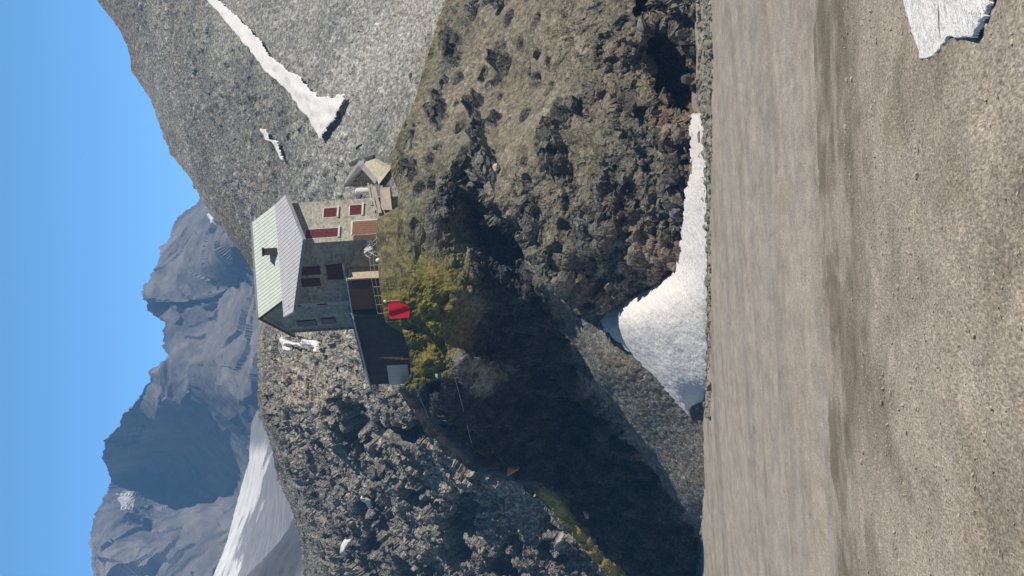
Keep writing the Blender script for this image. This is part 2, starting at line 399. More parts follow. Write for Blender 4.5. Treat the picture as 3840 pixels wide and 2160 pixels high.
def knoll():
    xs = np.linspace(-420, 2780, 1080); nt = 640
    t = np.linspace(0, 1, nt) ** 0.97
    T, XX = np.meshgrid(t, xs, indexing='ij')
    ytop = ramp(xs, TOP); ybot = np.interp(xs, [-330, 0, 600, 1300, 2160, 2480], [2720, 2700, 2720, 2740, 2740, 2760])
    YY = ytop + (ybot - ytop) * T
    wob = fbm(np.stack([XX / 60, YY / 60, XX * 0], -1), 1.0, 4, off=3)
    sc0 = (1 - ss(-30, 60, XX - edge_x(YY))) * ss(-60, 25, YY - np.interp(XX, [100, 237, 401, 565, 729, 908, 1027, 1191], [2640, 2564, 2445, 2325, 2206, 2132, 2070, 1983]))
    wa = 1 - 0.93 * sc0
    DD = knoll_depth(XX + wob * 34 * wa, YY + wob * 26 * wa * np.clip(T * 8, 0, 1))
    DD = DD + 3.2 * (1 - ss(0, 84, YY - ytop + 10 * wob)) * (1 - ss(640, 720, XX))
    knob = np.exp(-((XX + 40 * wob - 765 - 0.35 * (1780 - YY)) / 75) ** 2 - ((YY + 30 * wob - 1775) / 85) ** 2)
    DD = DD - 3.4 * ss(0.12, 0.75, knob)
    knob = np.concatenate([np.zeros((46, len(xs))), ss(0.2, 0.6, knob)], 0)
    hw_ = 30 * wob
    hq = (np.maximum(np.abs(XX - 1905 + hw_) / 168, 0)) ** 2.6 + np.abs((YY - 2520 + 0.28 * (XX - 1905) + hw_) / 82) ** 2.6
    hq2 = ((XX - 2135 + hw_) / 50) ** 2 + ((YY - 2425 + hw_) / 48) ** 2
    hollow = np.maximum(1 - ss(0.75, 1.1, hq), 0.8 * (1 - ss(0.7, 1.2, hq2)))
    DD = DD + 5.0 * hollow
    hollow = np.concatenate([np.zeros((46, len(xs))), hollow], 0)
    P = at(XX, YY, DD)
    # the top carries on backwards as a plateau
    nb = 46
    s = (np.linspace(0, 1, nb + 1)[1:] ** 1.4 * 26)[::-1]
    rim = P[0]
    hutm = ss(860, 960, xs) * (1 - ss(1330, 1425, xs))
    rise = np.clip(Z0 - 0.12 - rim[:, 2], -3, 3)
    back = np.repeat(rim[None], nb, 0).copy()
    back[..., 1] += s[:, None]
    back[..., 0] += s[:, None] * rim[None, :, 0] / rim[None, :, 1]
    back[..., 2] += hutm * rise * ss(0.0, 3.2, s)[:, None] + (1 - hutm) * (-s[:, None] * (0.28 + 2.2 * (1 - ss(600, 760, xs))))
    P = np.concatenate([back, P], 0)
    XX = np.concatenate([np.repeat(xs[None], nb, 0), XX], 0); YY = np.concatenate([np.repeat(ytop[None], nb, 0), YY], 0)
    Tt = np.concatenate([np.zeros((nb, len(xs))), T], 0)
    N = grid_normal(P)
    pl = np.concatenate([np.tile(ss(0, 3, s)[:, None] * hutm, (1, 1)), np.zeros_like(T)], 0)   # flat by the hut
    steep = ss(0.75, 0.4, N[..., 2])
    rimfade = np.clip(Tt * 14, 0.12, 1)
    scree = (1 - ss(-30, 60, XX - edge_x(YY))) * ss(-25, 25, YY + 22 * fbm(P, 2.5, 4, off=44) - np.interp(XX, [100, 237, 401, 565, 729, 908, 1027, 1191], [2640, 2564, 2445, 2325, 2206, 2132, 2070, 1983]))      # fan left of the buttress
    scree = np.clip(scree, 0, 1)
    S = P * [0.62, 0.62, 1.0]
    dark = (1 - ss(-40, 30, XX - edge_x(YY))) * (1 - scree) * ss(-40, 60, YY - np.interp(XX, [380, 700, 760, 1000, 1250, 1460], [1500, 1500, 1760, 1800, 1770, 1700]) + 60 * fbm(P, 3, 4, off=61)) * (XX < 1560) * (1 - knob)  # shaded left flank, down to the scree; darkens the colour below
    a1 = ridged(S, 4.2, 4, off=1.7); a2 = ridged(S, 1.3, 3, off=7.1); a3 = fbm(P, 0.45, 3, off=3.9)
    w1, r1 = worley(P * [1, .6, 1], 0.42, 2.2)
    crag = fbm(S * [0.72, 0.85, 1.25], 2.7, 5, 0.55, off=33)
    out = np.maximum(ss(0.06, 0.26, crag), 0.8 * ss(2150, 2350, YY) * ss(1000, 1100, XX) * (1 - ss(1650, 1800, XX)) * ss(-0.25, 0.1, crag))
    out = np.maximum(out, 0.6 * dark)
    lump = fbm(P, 6.5, 3, off=71); fine0 = fbm(P, 1.1, 3, off=1.9)
    w3, r3 = worley(P * [0.55, 0.6, 1.0], 1.25, 5.5)
    pit = (1 - ss(0.18, 0.42, w3 + 0.10 * fine0)) * (r3 > 0.52) * (1 - scree)
    W = P * [0.75, 0.75, 1.15] + 0.9 * np.stack([lump, fine0 * .5, crag], -1)
    b1 = blocks(W, 2.3, 1.3); b2 = blocks(W, 0.95, 6.6); b3 = blocks(P, 0.42, 2.8)
    disp = (out * (0.27 + 0.22 * a1 + 0.66 * b1 + 0.32 * b2) + 0.85 * lump + (0.025 + 0.13 * out) * b3 + (0.03 + 0.12 * out) * b2 + 0.045 * fine0 - 0.8 * pit) * (1 - 0.96 * scree) + scree * (0.07 * (1 - w1) + 0.05 * a3)
    calm = ss(1760, 1900, XX) * ss(2040, 2110, YY) * (1 - ss(2380, 2440, YY))
    disp = disp * (1 - 0.7 * calm)
    disp = disp * (1 - 0.6 * hollow)
    disp *= 1 - 0.82 * (1 - ss(1100, 1420, XX)) * (1 - ss(1650, 1900, YY)) * ss(600, 760, XX)
    disp *= mix(1.0, ss(25, 150, YY - ramp(XX, TOP)), 1 - ss(600, 720, XX))
    disp *= rimfade * (1 - pl)
    P = P + N * disp[..., None]
    N2 = grid_normal(P)
    # what grows and lies where, with shade worked into the colour
    big = fbm(P, 7.0, 4, off=4.4); mid = fbm(P, 2.2, 4, off=9.9); fine = fbm(P, 0.5, 3, off=1.1)
    c = np.zeros(P.shape, np.float32) + np.array([0.172, 0.170, 0.148], np.float32)
    c = cmix(c, (0.08, 0.074, 0.062), ss(0.0, 0.5, mid + 0.3 * fine) * 0.7)
    c = cmix(c, (0.27, 0.275, 0.265), ss(0.15, 0.6, fbm(P, 1.4, 4, off=14.4)) * 0.55)
    c = cmix(c, (0.25, 0.25, 0.235), knob * 0.8)
    c = cmix(c, (0.030, 0.032, 0.036), dark * 0.94)  # shade of the left flank painted into the rock colour
    c = cmix(c, (0.045, 0.044, 0.042), hollow * 0.9)  # shade inside the hollow, painted as near-black rock
    brown = ss(-0.1, 0.5, big + 0.3) * ss(2000, 2300, YY) * ss(900, 1000, XX)
    c = cmix(c, (0.20, 0.135, 0.085), brown * 0.6)
    c = cmix(c, (0.072, 0.069, 0.064), ss(0.35, 0.8, out + 0.3 * fine) * ss(-0.5, 0.2, mid) * 0.75)
    turf = (1 - ss(0.25, 0.7, out + 0.25 * fine)) * ss(0.0, 0.3, N2[..., 2]) * (1 - scree) * (1 - dark) * (1 - 0.6 * ss(2300, 2550, YY))
    turf = turf * (1 - hollow); turf = np.maximum(turf, calm * 0.9)
    turf *= ss(420, 600, XX)
    tc_ = np.zeros_like(c) + np.array([0.150, 0.140, 0.104], np.float32)
    tc_ = cmix(tc_, (0.20, 0.178, 0.138), ss(-0.2, 0.4, big))
    green = (1 - ss(1100, 1420, XX + 80 * mid)) * (1 - ss(1650, 1950, YY + 60 * mid))
    turf = np.maximum(turf, green * ss(-0.75, -0.1, fine + mid * 0.6) * (1 - dark) * (1 - knob))
    tc_ = cmix(tc_, (0.150, 0.142, 0.030), green)
    tc_ = cmix(tc_, (0.26, 0.17, 0.05), green * ss(0.25, 0.6, fbm(P, 1.1, 3, off=31)) * 0.8)
    c = c * (1 - turf[..., None]) + tc_ * turf[..., None]
    # grassy rim of the left ridge and the sandy turf strip under the terrace
    rimd = YY - ramp(XX, TOP)
    lr = (1 - ss(420, 640, XX)) * (1 - ss(40, 92, rimd + 26 * mid)) * ss(1990, 2060, YY)
    c = cmix(c, (0.33, 0.245, 0.045), lr * 0.95)
    lr2 = ss(390, 470, XX) * (1 - ss(640, 720, XX)) * (1 - ss(22, 60, rimd + 15 * mid))
    c = cmix(c, (0.30, 0.15, 0.085), lr2 * 0.9)
    strip = ss(1000, 1150, XX) * (1 - ss(5, 45, rimd + 14 * fine)) * (1 - ss(2100, 2300, XX))
    c = cmix(c, (0.165, 0.145, 0.078), strip * 0.85); c = c * (1 - 0.45 * strip * ss(-0.1, 0.5, fbm(P * [1, .3, 1], 0.8, 3, off=66)))[..., None]
    sc_c = np.zeros_like(c) + np.array([0.175, 0.173, 0.155], np.float32)
    sc_c = sc_c * (0.7 + 0.6 * r1)[..., None]
    sc_c = cmix(sc_c, (0.22, 0.18, 0.12), ss(0.1, 0.5, fbm(P, 4, 3, off=51)) * 0.4)
    c = c * (1 - scree[..., None]) + sc_c * scree[..., None]
    c = c * (1 + 0.35 * np.clip(b3 + 0.6 * b2, -1, 1))[..., None]
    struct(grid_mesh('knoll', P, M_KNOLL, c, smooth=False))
knoll()

# ------------------------------------------------------------------ hillside behind: scree on the right, broken rock on the left
HT = [(-400, 1250), (0, 1148), (103, 1133), (267, 1096), (371, 1043), (520, 1014), (595, 972), (744, 969), (945, 974), (1040, 962), (1131, 954), (1206, 909), (1325, 820), (1415, 753),
      (1489, 716), (1579, 641), (1653, 611), (1787, 566), (1892, 492), (1966, 484), (2056, 447), (2160, 365), (2600, 60)]
hill_f = rbf([(-400, 1250, 300), (0, 1148, 290), (371, 1043, 278), (744, 969, 268), (945, 976, 275), (1131, 954, 300), (1415, 753, 320), (1653, 611, 335), (1892, 492, 345), (2160, 365, 350), (2600, 60, 380),
              (-400, 2450, 199), (0, 2350, 197), (300, 2000, 196.5), (600, 1600, 193), (900, 1500, 190), (1500, 1520, 186), (1800, 1620, 186), (2160, 1720, 188), (2600, 1850, 190),
              (1650, 1150, 225), (1300, 1000, 262), (1900, 900, 258), (300, 1500, 232), (800, 1250, 222), (2160, 1000, 255)], 1e-4)
def hill():
    xs = np.linspace(-420, 2780, 1120); nt = 720
    t = np.linspace(0, 1, nt)
    T, XX = np.meshgrid(t, xs, indexing='ij')
    ytop = ramp(xs, HT)
    ybot = np.interp(xs, [-330, 0, 300, 400, 600, 800, 2480], [2620, 2500, 2250, 2060, 1720, 1660, 1900])
    YY = ytop + (ybot - ytop) * T + 6 * fbm(np.stack([xs / 25, xs * 0, xs * 0], -1), 1.0, 4) * np.clip(1 - T * 8, 0, 1) ** 2
    P = at(XX, YY, hill_f(XX, YY))
    nb = 8
    s = (np.linspace(0, 1, nb + 1)[1:] * 30)[::-1]
    back = np.repeat(P[:1], nb, 0); back[..., 1] += s[:, None]; back[..., 2] -= 0.1 * s[:, None]
    P = np.concatenate([back, P], 0); XX = np.concatenate([np.repeat(XX[:1], nb, 0), XX], 0); YY = np.concatenate([np.repeat(YY[:1], nb, 0), YY], 0)
    Tt = np.concatenate([np.zeros((nb, len(xs))), T], 0)
    N = grid_normal(P)
    rough = 1 - ss(900, 1150, XX + 0.3 * (YY - 1200))          # the left part is broken rock
    a1 = ridged(P * [1, 0.8, 0.8], 15, 4, off=2.7); a2 = ridged(P, 5.0, 3, off=6.6); a3 = fbm(P, 1.5, 3, off=4.2)
    G = P * [1, 0.4, 1]; w1, r1 = worley(G, 0.42, 7.7); w2, r2 = worley(G, 1.3, 3.1)
    stone = np.clip(0.75 - w1, 0, 1) * (0.2 + r1 ** 2)
    gully = fbm(P * [1, 0.5, 0.5], 28, 3, off=8.8)
    GW = P * [1, 0.6, 1] + 1.2 * np.stack([a3, a3 * 0, a2 * .5], -1)
    k1 = blocks(GW, 6.5, 3.1); k2 = blocks(GW, 2.4, 9.4); k3 = blocks(G, 0.9, 4.4)
    disp = rough * (1.0 * a1 + 0.85 * k1 + 0.42 * k2 + 0.26 * k3 + 0.15 * a3) + (1 - rough) * (0.9 * gully + 0.3 * a2) + 0.24 * stone + 0.8 * np.clip(0.62 - w2, 0, 1) * (r2 > 0.62) * ss(-0.35, 0.25, gully)
    # hollows and clefts in the broken rock on the left
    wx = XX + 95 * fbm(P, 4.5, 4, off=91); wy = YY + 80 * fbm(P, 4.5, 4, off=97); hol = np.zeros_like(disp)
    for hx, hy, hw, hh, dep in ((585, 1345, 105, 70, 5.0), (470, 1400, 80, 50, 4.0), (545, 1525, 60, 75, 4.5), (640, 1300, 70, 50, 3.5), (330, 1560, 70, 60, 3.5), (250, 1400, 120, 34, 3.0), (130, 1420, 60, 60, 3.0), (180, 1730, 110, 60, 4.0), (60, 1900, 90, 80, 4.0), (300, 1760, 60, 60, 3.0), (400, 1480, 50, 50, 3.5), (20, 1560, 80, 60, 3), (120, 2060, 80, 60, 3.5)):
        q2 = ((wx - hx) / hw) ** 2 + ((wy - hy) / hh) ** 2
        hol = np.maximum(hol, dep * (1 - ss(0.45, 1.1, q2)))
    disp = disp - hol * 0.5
    disp *= np.clip(Tt * 12, 0.25, 1)
    P2 = P + N * disp[..., None]
    big = fbm(P, 30, 4, off=1.4); mid = fbm(P, 9, 4, off=6.4); fine = fbm(P, 2.0, 3, off=0.4)
    c = np.zeros(P.shape, np.float32) + np.array([0.262, 0.26, 0.24], np.float32)
    c = c * (0.74 + 0.55 * r1)[..., None]
    c = cmix(c, (0.30, 0.265, 0.22), ss(-0.1, 0.45, big + 0.3 * fine) * 0.55)
    c = cmix(c, (0.15, 0.16, 0.16), ss(0.0, 0.45, mid) * 0.55); c = cmix(c, (0.36, 0.35, 0.33), ss(0.15, 0.5, fbm(P, 16, 4, off=55)) * 0.45)
    c = cmix(c, (0.42, 0.42, 0.41), (r2 > 0.86) * (w2 < 0.42) * 0.6)
    lc = np.zeros_like(c) + np.array([0.285, 0.268, 0.235], np.float32)
    lc = lc * (0.7 + 0.6 * r1)[..., None]
    lc = cmix(lc, (0.10, 0.10, 0.096), ss(0.05, 0.4, mid + 0.3 * fine) * 0.6)
    lc = cmix(lc, (0.075, 0.08, 0.085), np.clip(hol / 3, 0, 1) * 0.8)  # shade in the hollows, deepened through the rock colour
    lc = cmix(lc, (0.40, 0.33, 0.25), np.exp(-(((XX - 690) / 110) ** 2 + ((YY - 1190 - 0.2 * (690 - XX)) / 75) ** 2)) * ss(-0.6, 0.3, mid + fine))
    c = c * (1 - rough[..., None]) + lc * rough[..., None]
    c = c * (1 + 0.30 * np.clip(fbm(P, 55, 3, off=88) * 1.6, -1, 1))[..., None]
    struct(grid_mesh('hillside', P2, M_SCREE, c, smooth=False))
    return P2, N, XX, YY
HP, HN, HX, HY = hill()

# ------------------------------------------------------------------ snow
def inside(X, Y, poly):
    r = np.zeros(X.shape, bool); n = len(poly)
    for i in range(n):
        x1, y1 = poly[i]; x2, y2 = poly[(i + 1) % n]
        if y1 == y2: continue
        cr = ((Y > y1) != (Y > y2)) & (X < (x2 - x1) * (Y - y1) / (y2 - y1) + x1)
        r ^= cr
    return r
def snow_on_hill(poly, ragged=14, lift=0.5, passes=14):
    ed = np.stack([HX / 26, HY / 26, HX * 0], -1)
    wx = fbm(ed, 1.0, 4, 0.65, off=2) * ragged; wy = fbm(ed, 1.0, 4, 0.65, off=19) * ragged
    k = inside(HX + wx, HY + wy, poly)
    j = np.argwhere(k); 
    if len(j) == 0: return
    (y0, x0), (y1, x1) = j.min(0) - 2, j.max(0) + 3
    y0 = max(y0, 0); x0 = max(x0, 0)
    P = HP[y0:y1, x0:x1].copy(); k = k[y0:y1, x0:x1]
    # snow fills the hollows: smooth the surface under it, edges dip into the stones
    Q = P.copy()
    for _ in range(passes):
        Qp = np.pad(Q, ((1, 1), (1, 1), (0, 0)), mode='edge')
        Q = (Qp[:-2, 1:-1] + Qp[2:, 1:-1] + Qp[1:-1, :-2] + Qp[1:-1, 2:]) / 4
    e = k.astype(float)
    for _ in range(6):
        ep = np.pad(e, 1, mode='constant'); e = (ep[:-2, 1:-1] + ep[2:, 1:-1] + ep[1:-1, :-2] + ep[1:-1, 2:]) / 4
    Q = Q + HN[y0:y1, x0:x1] * (lift * ss(0.1, 0.9, e) + 0.42)[..., None]
    c = np.zeros(P.shape, np.float32) + np.array([0.80, 0.79, 0.80], np.float32)
    c = cmix(c, (0.55, 0.53, 0.50), ss(0.3, 0.8, fbm(P, 4, 4, off=77)) * 0.5)
    struct(grid_mesh('snow_patch', Q, M_SNOW, c, smooth=True, keep=k))
def up(pts, s=1.4907):     # points noted on the sideways picture -> upright frame
    return [(2160 - y * s, x * s) for x, y in pts]
snow_on_hill(up([(545, -20), (608, 40), (658, 88), (699, 143), (750, 184), (779, 196), (800, 225), (830, 245), (862, 252), (888, 238), (884, 268), (868, 300), (850, 325), (834, 356),
                 (818, 330), (795, 290), (770, 262), (742, 228), (709, 200), (683, 176), (648, 131), (612, 91), (570, 36), (510, -40)]), 10, 0.35)
snow_on_hill(up([(676, 320), (692, 322), (702, 348), (718, 352), (727, 378), (738, 404), (729, 402), (716, 380), (704, 356), (690, 350)]), 8, 0.3)
snow_on_hill(up([(737, 852), (748, 858), (775, 864), (790, 870), (800, 856), (822, 856), (846, 884), (838, 886), (815, 868), (808, 872), (785, 874), (765, 872), (752, 888)]), 7, 1.1, 5)
snow_on_hill(up([(925, 1226), (944, 1245), (943, 1272), (932, 1272)]), 6, 1.1, 5)
snow_on_hill(up([(884, 1340), (903, 1342), (900, 1378), (890, 1372)]), 6, 1.1, 5)
snow_on_hill(up([(476, 452), (490, 462), (500, 474), (492, 474)]), 4, 0.3)

def foot_snow():
    YI = [(575, 2604), (640, 2548), (759, 2445), (865, 2331), (925, 2262), (965, 2255), (1000, 2280), (1080, 2440), (1136, 2520), (1219, 2550), (1373, 2560), (1448, 2571), (1539, 2592), (1660, 2586), (1700, 2584), (1735, 2600)]
    YO = [(575, 2606), (620, 2630), (700, 2648), (1000, 2652), (1400, 2650), (1650, 2643), (1735, 2630)]
    xs = np.linspace(575, 1735, 520); t = np.linspace(0, 1, 200)
    T, XX = np.meshgrid(t, xs, indexing='ij')
    rag = fbm(np.stack([xs / 22, xs * 0, xs * 0], -1), 1.0, 4, 0.65)
    yis = ramp(xs, YI); yos = ramp(xs, YO)
    yi = yis + 16 * rag; yo = yos + 4 * fbm(np.stack([xs / 30, xs * 0 + 7, xs * 0], -1), 1.0, 3)
    yo = np.maximum(yo, yi + 2)
    YY = yi + (yo - yi) * T
    sm = lambda a: np.convolve(np.pad(a, 30, mode='edge'), np.ones(61) / 61, 'valid')
    yis = sm(yis); yos = np.maximum(sm(yos), yis + 30)
    di = sm(mix(np.minimum(left_f(xs, yis), 158) - 0.7, right_f(xs, yis) - 0.9, ss(930, 1230, xs)))
    rays = at(xs, yos, np.ones_like(xs)); do = sm((H + 0.06) / rays[:, 2])
    TS = (YY - yis) / (yos - yis)
    DD = di + (do - di) * TS - 1.3 * ss(0.0, 0.35, TS) * np.clip(1 - TS, 0, 1) * (1 - ss(900, 1150, XX))
    P = at(XX, YY, DD)
    N = grid_normal(P)
    P = P + N * (0.12 * fbm(P, 2.5, 4) * np.sin(T * math.pi) + 0.05 * fbm(P, 0.6, 4))[..., None]
    c = np.zeros(P.shape, np.float32) + np.array([0.80, 0.79, 0.79], np.float32)
    c = cmix(c, (0.42, 0.40, 0.38), ss(0.15, 0.7, fbm(P * [1, .4, 1], 0.9, 5, 0.75, off=7)) * 0.42)
    c = cmix(c, (0.35, 0.32, 0.28), ss(0.9, 1.0, T) * 0.5 * ss(-0.3, 0.3, fbm(P, 0.8, 3)))
    struct(grid_mesh('snow_patch', P, M_SNOW, c, smooth=True))
foot_snow()

def near_snow():
    # old drift lying on the near moraine, lower right of the upright view
    poly = up([(2268, -60), (2285, 30), (2297, 70), (2310, 110), (2318, 146), (2342, 150), (2365, 140), (2380, 118), (2400, 92), (2425, 100), (2448, 94), (2462, 98), (2490, 40), (2505, -10), (2530, -60)])
    n = 260
    gx = np.linspace(min(p[0] for p in poly) - 20, max(p[0] for p in poly) + 20, n); gy = np.linspace(min(p[1] for p in poly) - 20, max(p[1] for p in poly) + 20, n)
    YY, XX = np.meshgrid(gy, gx, indexing='ij')
    D = np.full(XX.shape, 20.0)
    for _ in range(30):
        P = at(XX, YY, np.ones_like(XX)); z = ground_z(P[..., 0] * D, D); D = 0.5 * D + 0.5 * z / P[..., 2]
    P = at(XX, YY, D)
    ed = np.stack([XX / 22, YY / 22, XX * 0], -1)
    k = inside(XX + 9 * fbm(ed, 1, 4, 0.65, off=5), YY + 9 * fbm(ed, 1, 4, 0.65, off=15), poly)
    e = k.astype(float)
    for _ in range(14):
        ep = np.pad(e, 1, mode='edge'); e = (ep[:-2, 1:-1] + ep[2:, 1:-1] + ep[1:-1, :-2] + ep[1:-1, 2:]) / 4
    P[..., 2] += 0.004 + 0.035 * ss(0.5, 1.0, e) + 0.012 * fbm(P, 0.6, 4) * e
    c = np.zeros(P.shape, np.float32) + np.array([0.80, 0.79, 0.79], np.float32)
    c = cmix(c, (0.50, 0.46, 0.42), ss(0.2, 0.7, fbm(P * [0.5, 1, 1], 0.7, 5, 0.7, off=7)) * 0.45)
    struct(grid_mesh('snow_patch', P, M_SNOW, c, smooth=True, keep=k))
near_snow()

# ------------------------------------------------------------------ far mountains and glacier
def relief(name, top, bot, depth, mat, disp, colf, xr=(-330, 1700), n=(620, 420), jag=6, back=120, smooth=False):
    xs = np.linspace(xr[0], xr[1], n[0]); t = np.linspace(0, 1, n[1])
    T, XX = np.meshgrid(t, xs, indexing='ij')
    j1 = np.stack([xs / 20, xs * 0 + 3, xs * 0], -1)
    ytop = ramp(xs, top); ybot = ramp(xs, bot)
    YY = ytop + (ybot - ytop) * T + jag * fbm(j1, 1.0, 5, 0.6) * np.clip(1 - T * 5, 0, 1) ** 2
    P = at(XX, YY, depth(XX, YY))
    b = P[:1].copy(); b[..., 1] += back; b[..., 2] -= back * 0.6
    P = np.concatenate([b, P], 0); XX = np.concatenate([XX[:1], XX], 0); YY = np.concatenate([YY[:1], YY], 0); T = np.concatenate([T[:1], T], 0)
    N = grid_normal(P)
    face = np.clip(-(N * P).sum(-1) / np.linalg.norm(P, axis=-1) * 2.2, 0.38, 1)
    P2 = P + N * (disp(P) * face * np.clip(T * 10, 0.15, 1))[..., None]
    return struct(grid_mesh(name, P2, mat, colf(P2, XX, YY, grid_normal(P2)), smooth=smooth))
MT = up([(520, 480), (500, 508), (445, 545), (435, 570), (425, 600), (405, 625), (395, 665), (375, 705), (355, 748), (370, 785), (410, 815), (412, 880), (425, 905), (378, 935), (380, 950), (345, 1000), (310, 1040),
         (300, 1070), (258, 1105), (265, 1120), (255, 1150), (270, 1180), (280, 1215), (262, 1250), (235, 1310), (230, 1370), (235, 1400), (238, 1449)]) + [(-400, 380), (1700, 1000)]
mt_f = rbf([(-330, 400, 1800), (0, 380, 1950), (200, 420, 1990), (350, 600, 2160), (345, 430, 2130), (260, 450, 2050), (440, 400, 2010), (560, 480, 1900), (800, 620, 1800), (1000, 640, 1900), (1045, 540, 1880), (1250, 640, 2000), (1415, 760, 2100), (1700, 1000, 2200),
            (-330, 1200, 1500), (0, 850, 1750), (200, 740, 1930), (300, 860, 1930), (500, 900, 1780), (650, 900, 1670), (800, 940, 1650), (1000, 940, 1700), (1100, 900, 1760), (1180, 800, 1760), (1280, 850, 1700), (1400, 850, 1900), (1700, 1200, 1900)], 1e-4)
def mcol(P, X, Y, N):
    c = np.zeros(P.shape, np.float32) + np.array([0.225, 0.208, 0.20], np.float32)
    c = cmix(c, (0.095, 0.09, 0.095), ss(-0.1, 0.5, fbm(P * [1, 1, 0.5], 70, 5, 0.6, off=5)) * 0.8)
    c = cmix(c, (0.36, 0.31, 0.28), ss(0.1, 0.6, fbm(P, 130, 4, off=15)) * 0.5); c = c * (1 + 0.55 * np.clip(fbm(P * [1, 1, 0.45], 22, 5, 0.65, off=25), -.8, .8))[..., None]
    sn = inside(X + 7 * fbm(P * [1, .15, 1], 26, 3), Y + 7 * fbm(P * [1, .15, 1], 26, 3, off=6), up([(283, 1214), (300, 1220), (324, 1240), (332, 1275), (322, 1314), (303, 1312), (297, 1275), (287, 1250)])) | inside(X + 6 * fbm(P, 30, 3), Y, up([(534, 545), (552, 562), (562, 580), (548, 580)]))
    return cmix(c, (0.85, 0.85, 0.86), sn.astype(np.float32))
relief('mountain', MT, [(-400, 1400), (1700, 1300)], mt_f, M_FAR,
       lambda P: 26 * ridged(P * [1, 1, 0.8], 190, 5, off=3.2) + 17 * blocks(P * [1, .8, .6] + 14 * fbm(P, 60, 3)[..., None], 95, 2.2) + 7 * blocks(P * [1, .8, .6], 34, 5.5) + 5 * fbm(P, 20, 4), mcol, jag=20)
GT = [(-400, 690), (0, 800), (133, 852), (326, 903), (431, 934), (572, 942), (600, 955), (700, 1000)]
gl_f = rbf([(-400, 690, 1150), (0, 800, 1310), (326, 903, 1410), (600, 950, 1440), (-400, 1300, 560), (0, 1180, 700), (350, 1080, 900), (600, 1040, 1080), (700, 1100, 1000)], 1e-4)
def gcol(P, X, Y, N):
    d = Y - ramp(X, GT)
    st = fbm(np.stack([(Y * 0.94 - X * 0.33) / 17, (X * 0.94 + Y * 0.33) / 190, X * 0], -1), 1.0, 5, 0.6, off=4)
    bare_shade = ss(48, 80, d + 85 * st) * ss(620, 560, X + 0 * d)
    bare_shade = np.maximum(bare_shade, ss(440, 520, X + 20 * st))  # right end greyed in the colour for snow lying in shade
    c = np.zeros(P.shape, np.float32) + np.array([0.84, 0.83, 0.82], np.float32)
    return cmix(c, (0.27, 0.27, 0.28), bare_shade * 0.95)
relief('glacier', GT, [(-400, 1350), (700, 1200)], gl_f, M_FAR, lambda P: 4 * fbm(P, 60, 4), gcol, xr=(-330, 690), n=(360, 240), jag=3, back=20)
FT = [(-400, 930), (0, 925), (60, 985), (120, 1040), (180, 1085), (260, 1120), (330, 1150), (420, 1200)]
ft_f = rbf([(-400, 900, 760), (0, 925, 740), (180, 1085, 720), (400, 1200, 700), (-400, 1300, 560), (0, 1250, 560), (400, 1300, 560)], 1e-4)
relief('foothill', FT, [(-400, 1400), (420, 1350)], ft_f, M_FAR, lambda P: 9 * ridged(P, 60, 5, off=4) + 3 * fbm(P, 14, 3),
       lambda P, X, Y, N: cmix(np.zeros(P.shape, np.float32) + np.array([0.095, 0.095, 0.105], np.float32), (0.18, 0.175, 0.18), ss(-0.1, 0.5, fbm(P, 30, 4))), xr=(-330, 410), n=(260, 160), jag=5, back=30)


# ------------------------------------------------------------------ the hut
def V(p): return Vector((float(p[0]), float(p[1]), float(p[2])))
def plane_of(a, b, c):
    n = (b - a).cross(c - a).normalized(); return a, n
def on_plane(pl, X, Y):
    r = Vector(ray(X, Y)); return r * (pl[0].dot(pl[1]) / r.dot(pl[1]))
def z_on(pl, x, y):
    a, n = pl; return a.z - (n.x * (x - a.x) + n.y * (y - a.y)) / n.z
A = lambda X, Y, D: V(at(X, Y, D))
class Wall:
    """upright plane through two plan points, outside on the viewer's side"""
    def __init__(s, p, q):
        s.p = Vector((p.x, p.y, 0)); d = Vector((q.x - p.x, q.y - p.y, 0)); s.len = d.length; s.u = d.normalized()
        s.n = Vector((s.u.y, -s.u.x, 0))
        if s.n.dot(s.p) > 0: s.n = -s.n
    def hit(s, X, Y):
        r = Vector(ray(X, Y)); P_ = r * (s.p.dot(s.n) / r.dot(s.n)); return (P_ - s.p).dot(s.u), P_.z
    def P(s, u, z, off=0.0): return s.p + s.u * u + s.n * off + Vector((0, 0, z))
    def box(s, bm, u0, u1, z0, z1, o0, o1):
        prism(bm, [s.P(u0, z0, o0), s.P(u1, z0, o0), s.P(u1, z1, o0), s.P(u0, z1, o0)], s.n * (o1 - o0))
UPZ = Vector((0, 0, 1))
# roof points: lower sheet roof is one plane, falling towards a prow
TLt, KRt, PRt = A(972, 1063, 163.4), A(1391, 1030, 163.0), A(1261, 1136, 156.0)
PL = plane_of(TLt, KRt, PRt)
TRt, LLt = on_plane(PL, 1430, 1069), on_plane(PL, 993, 1100)
KLt = on_plane(PL, 1034, 1058)
RLt = A(966, 968, 166.0)
PG = plane_of(KLt, KRt, RLt)
RRt = on_plane(PG, 1325, 944)
BEt = A(897, 1100, 170.0); BRt = RRt + (BEt - RLt)     # back eave
hut_base = Vector((float((TLt.x + KRt.x) / 2), 162.0, Z0))
hut = tag(empty('mountain_hut', hut_base), 'stone mountain hut with pale green roof and red shutters on the rocky knoll', 'mountain hut')
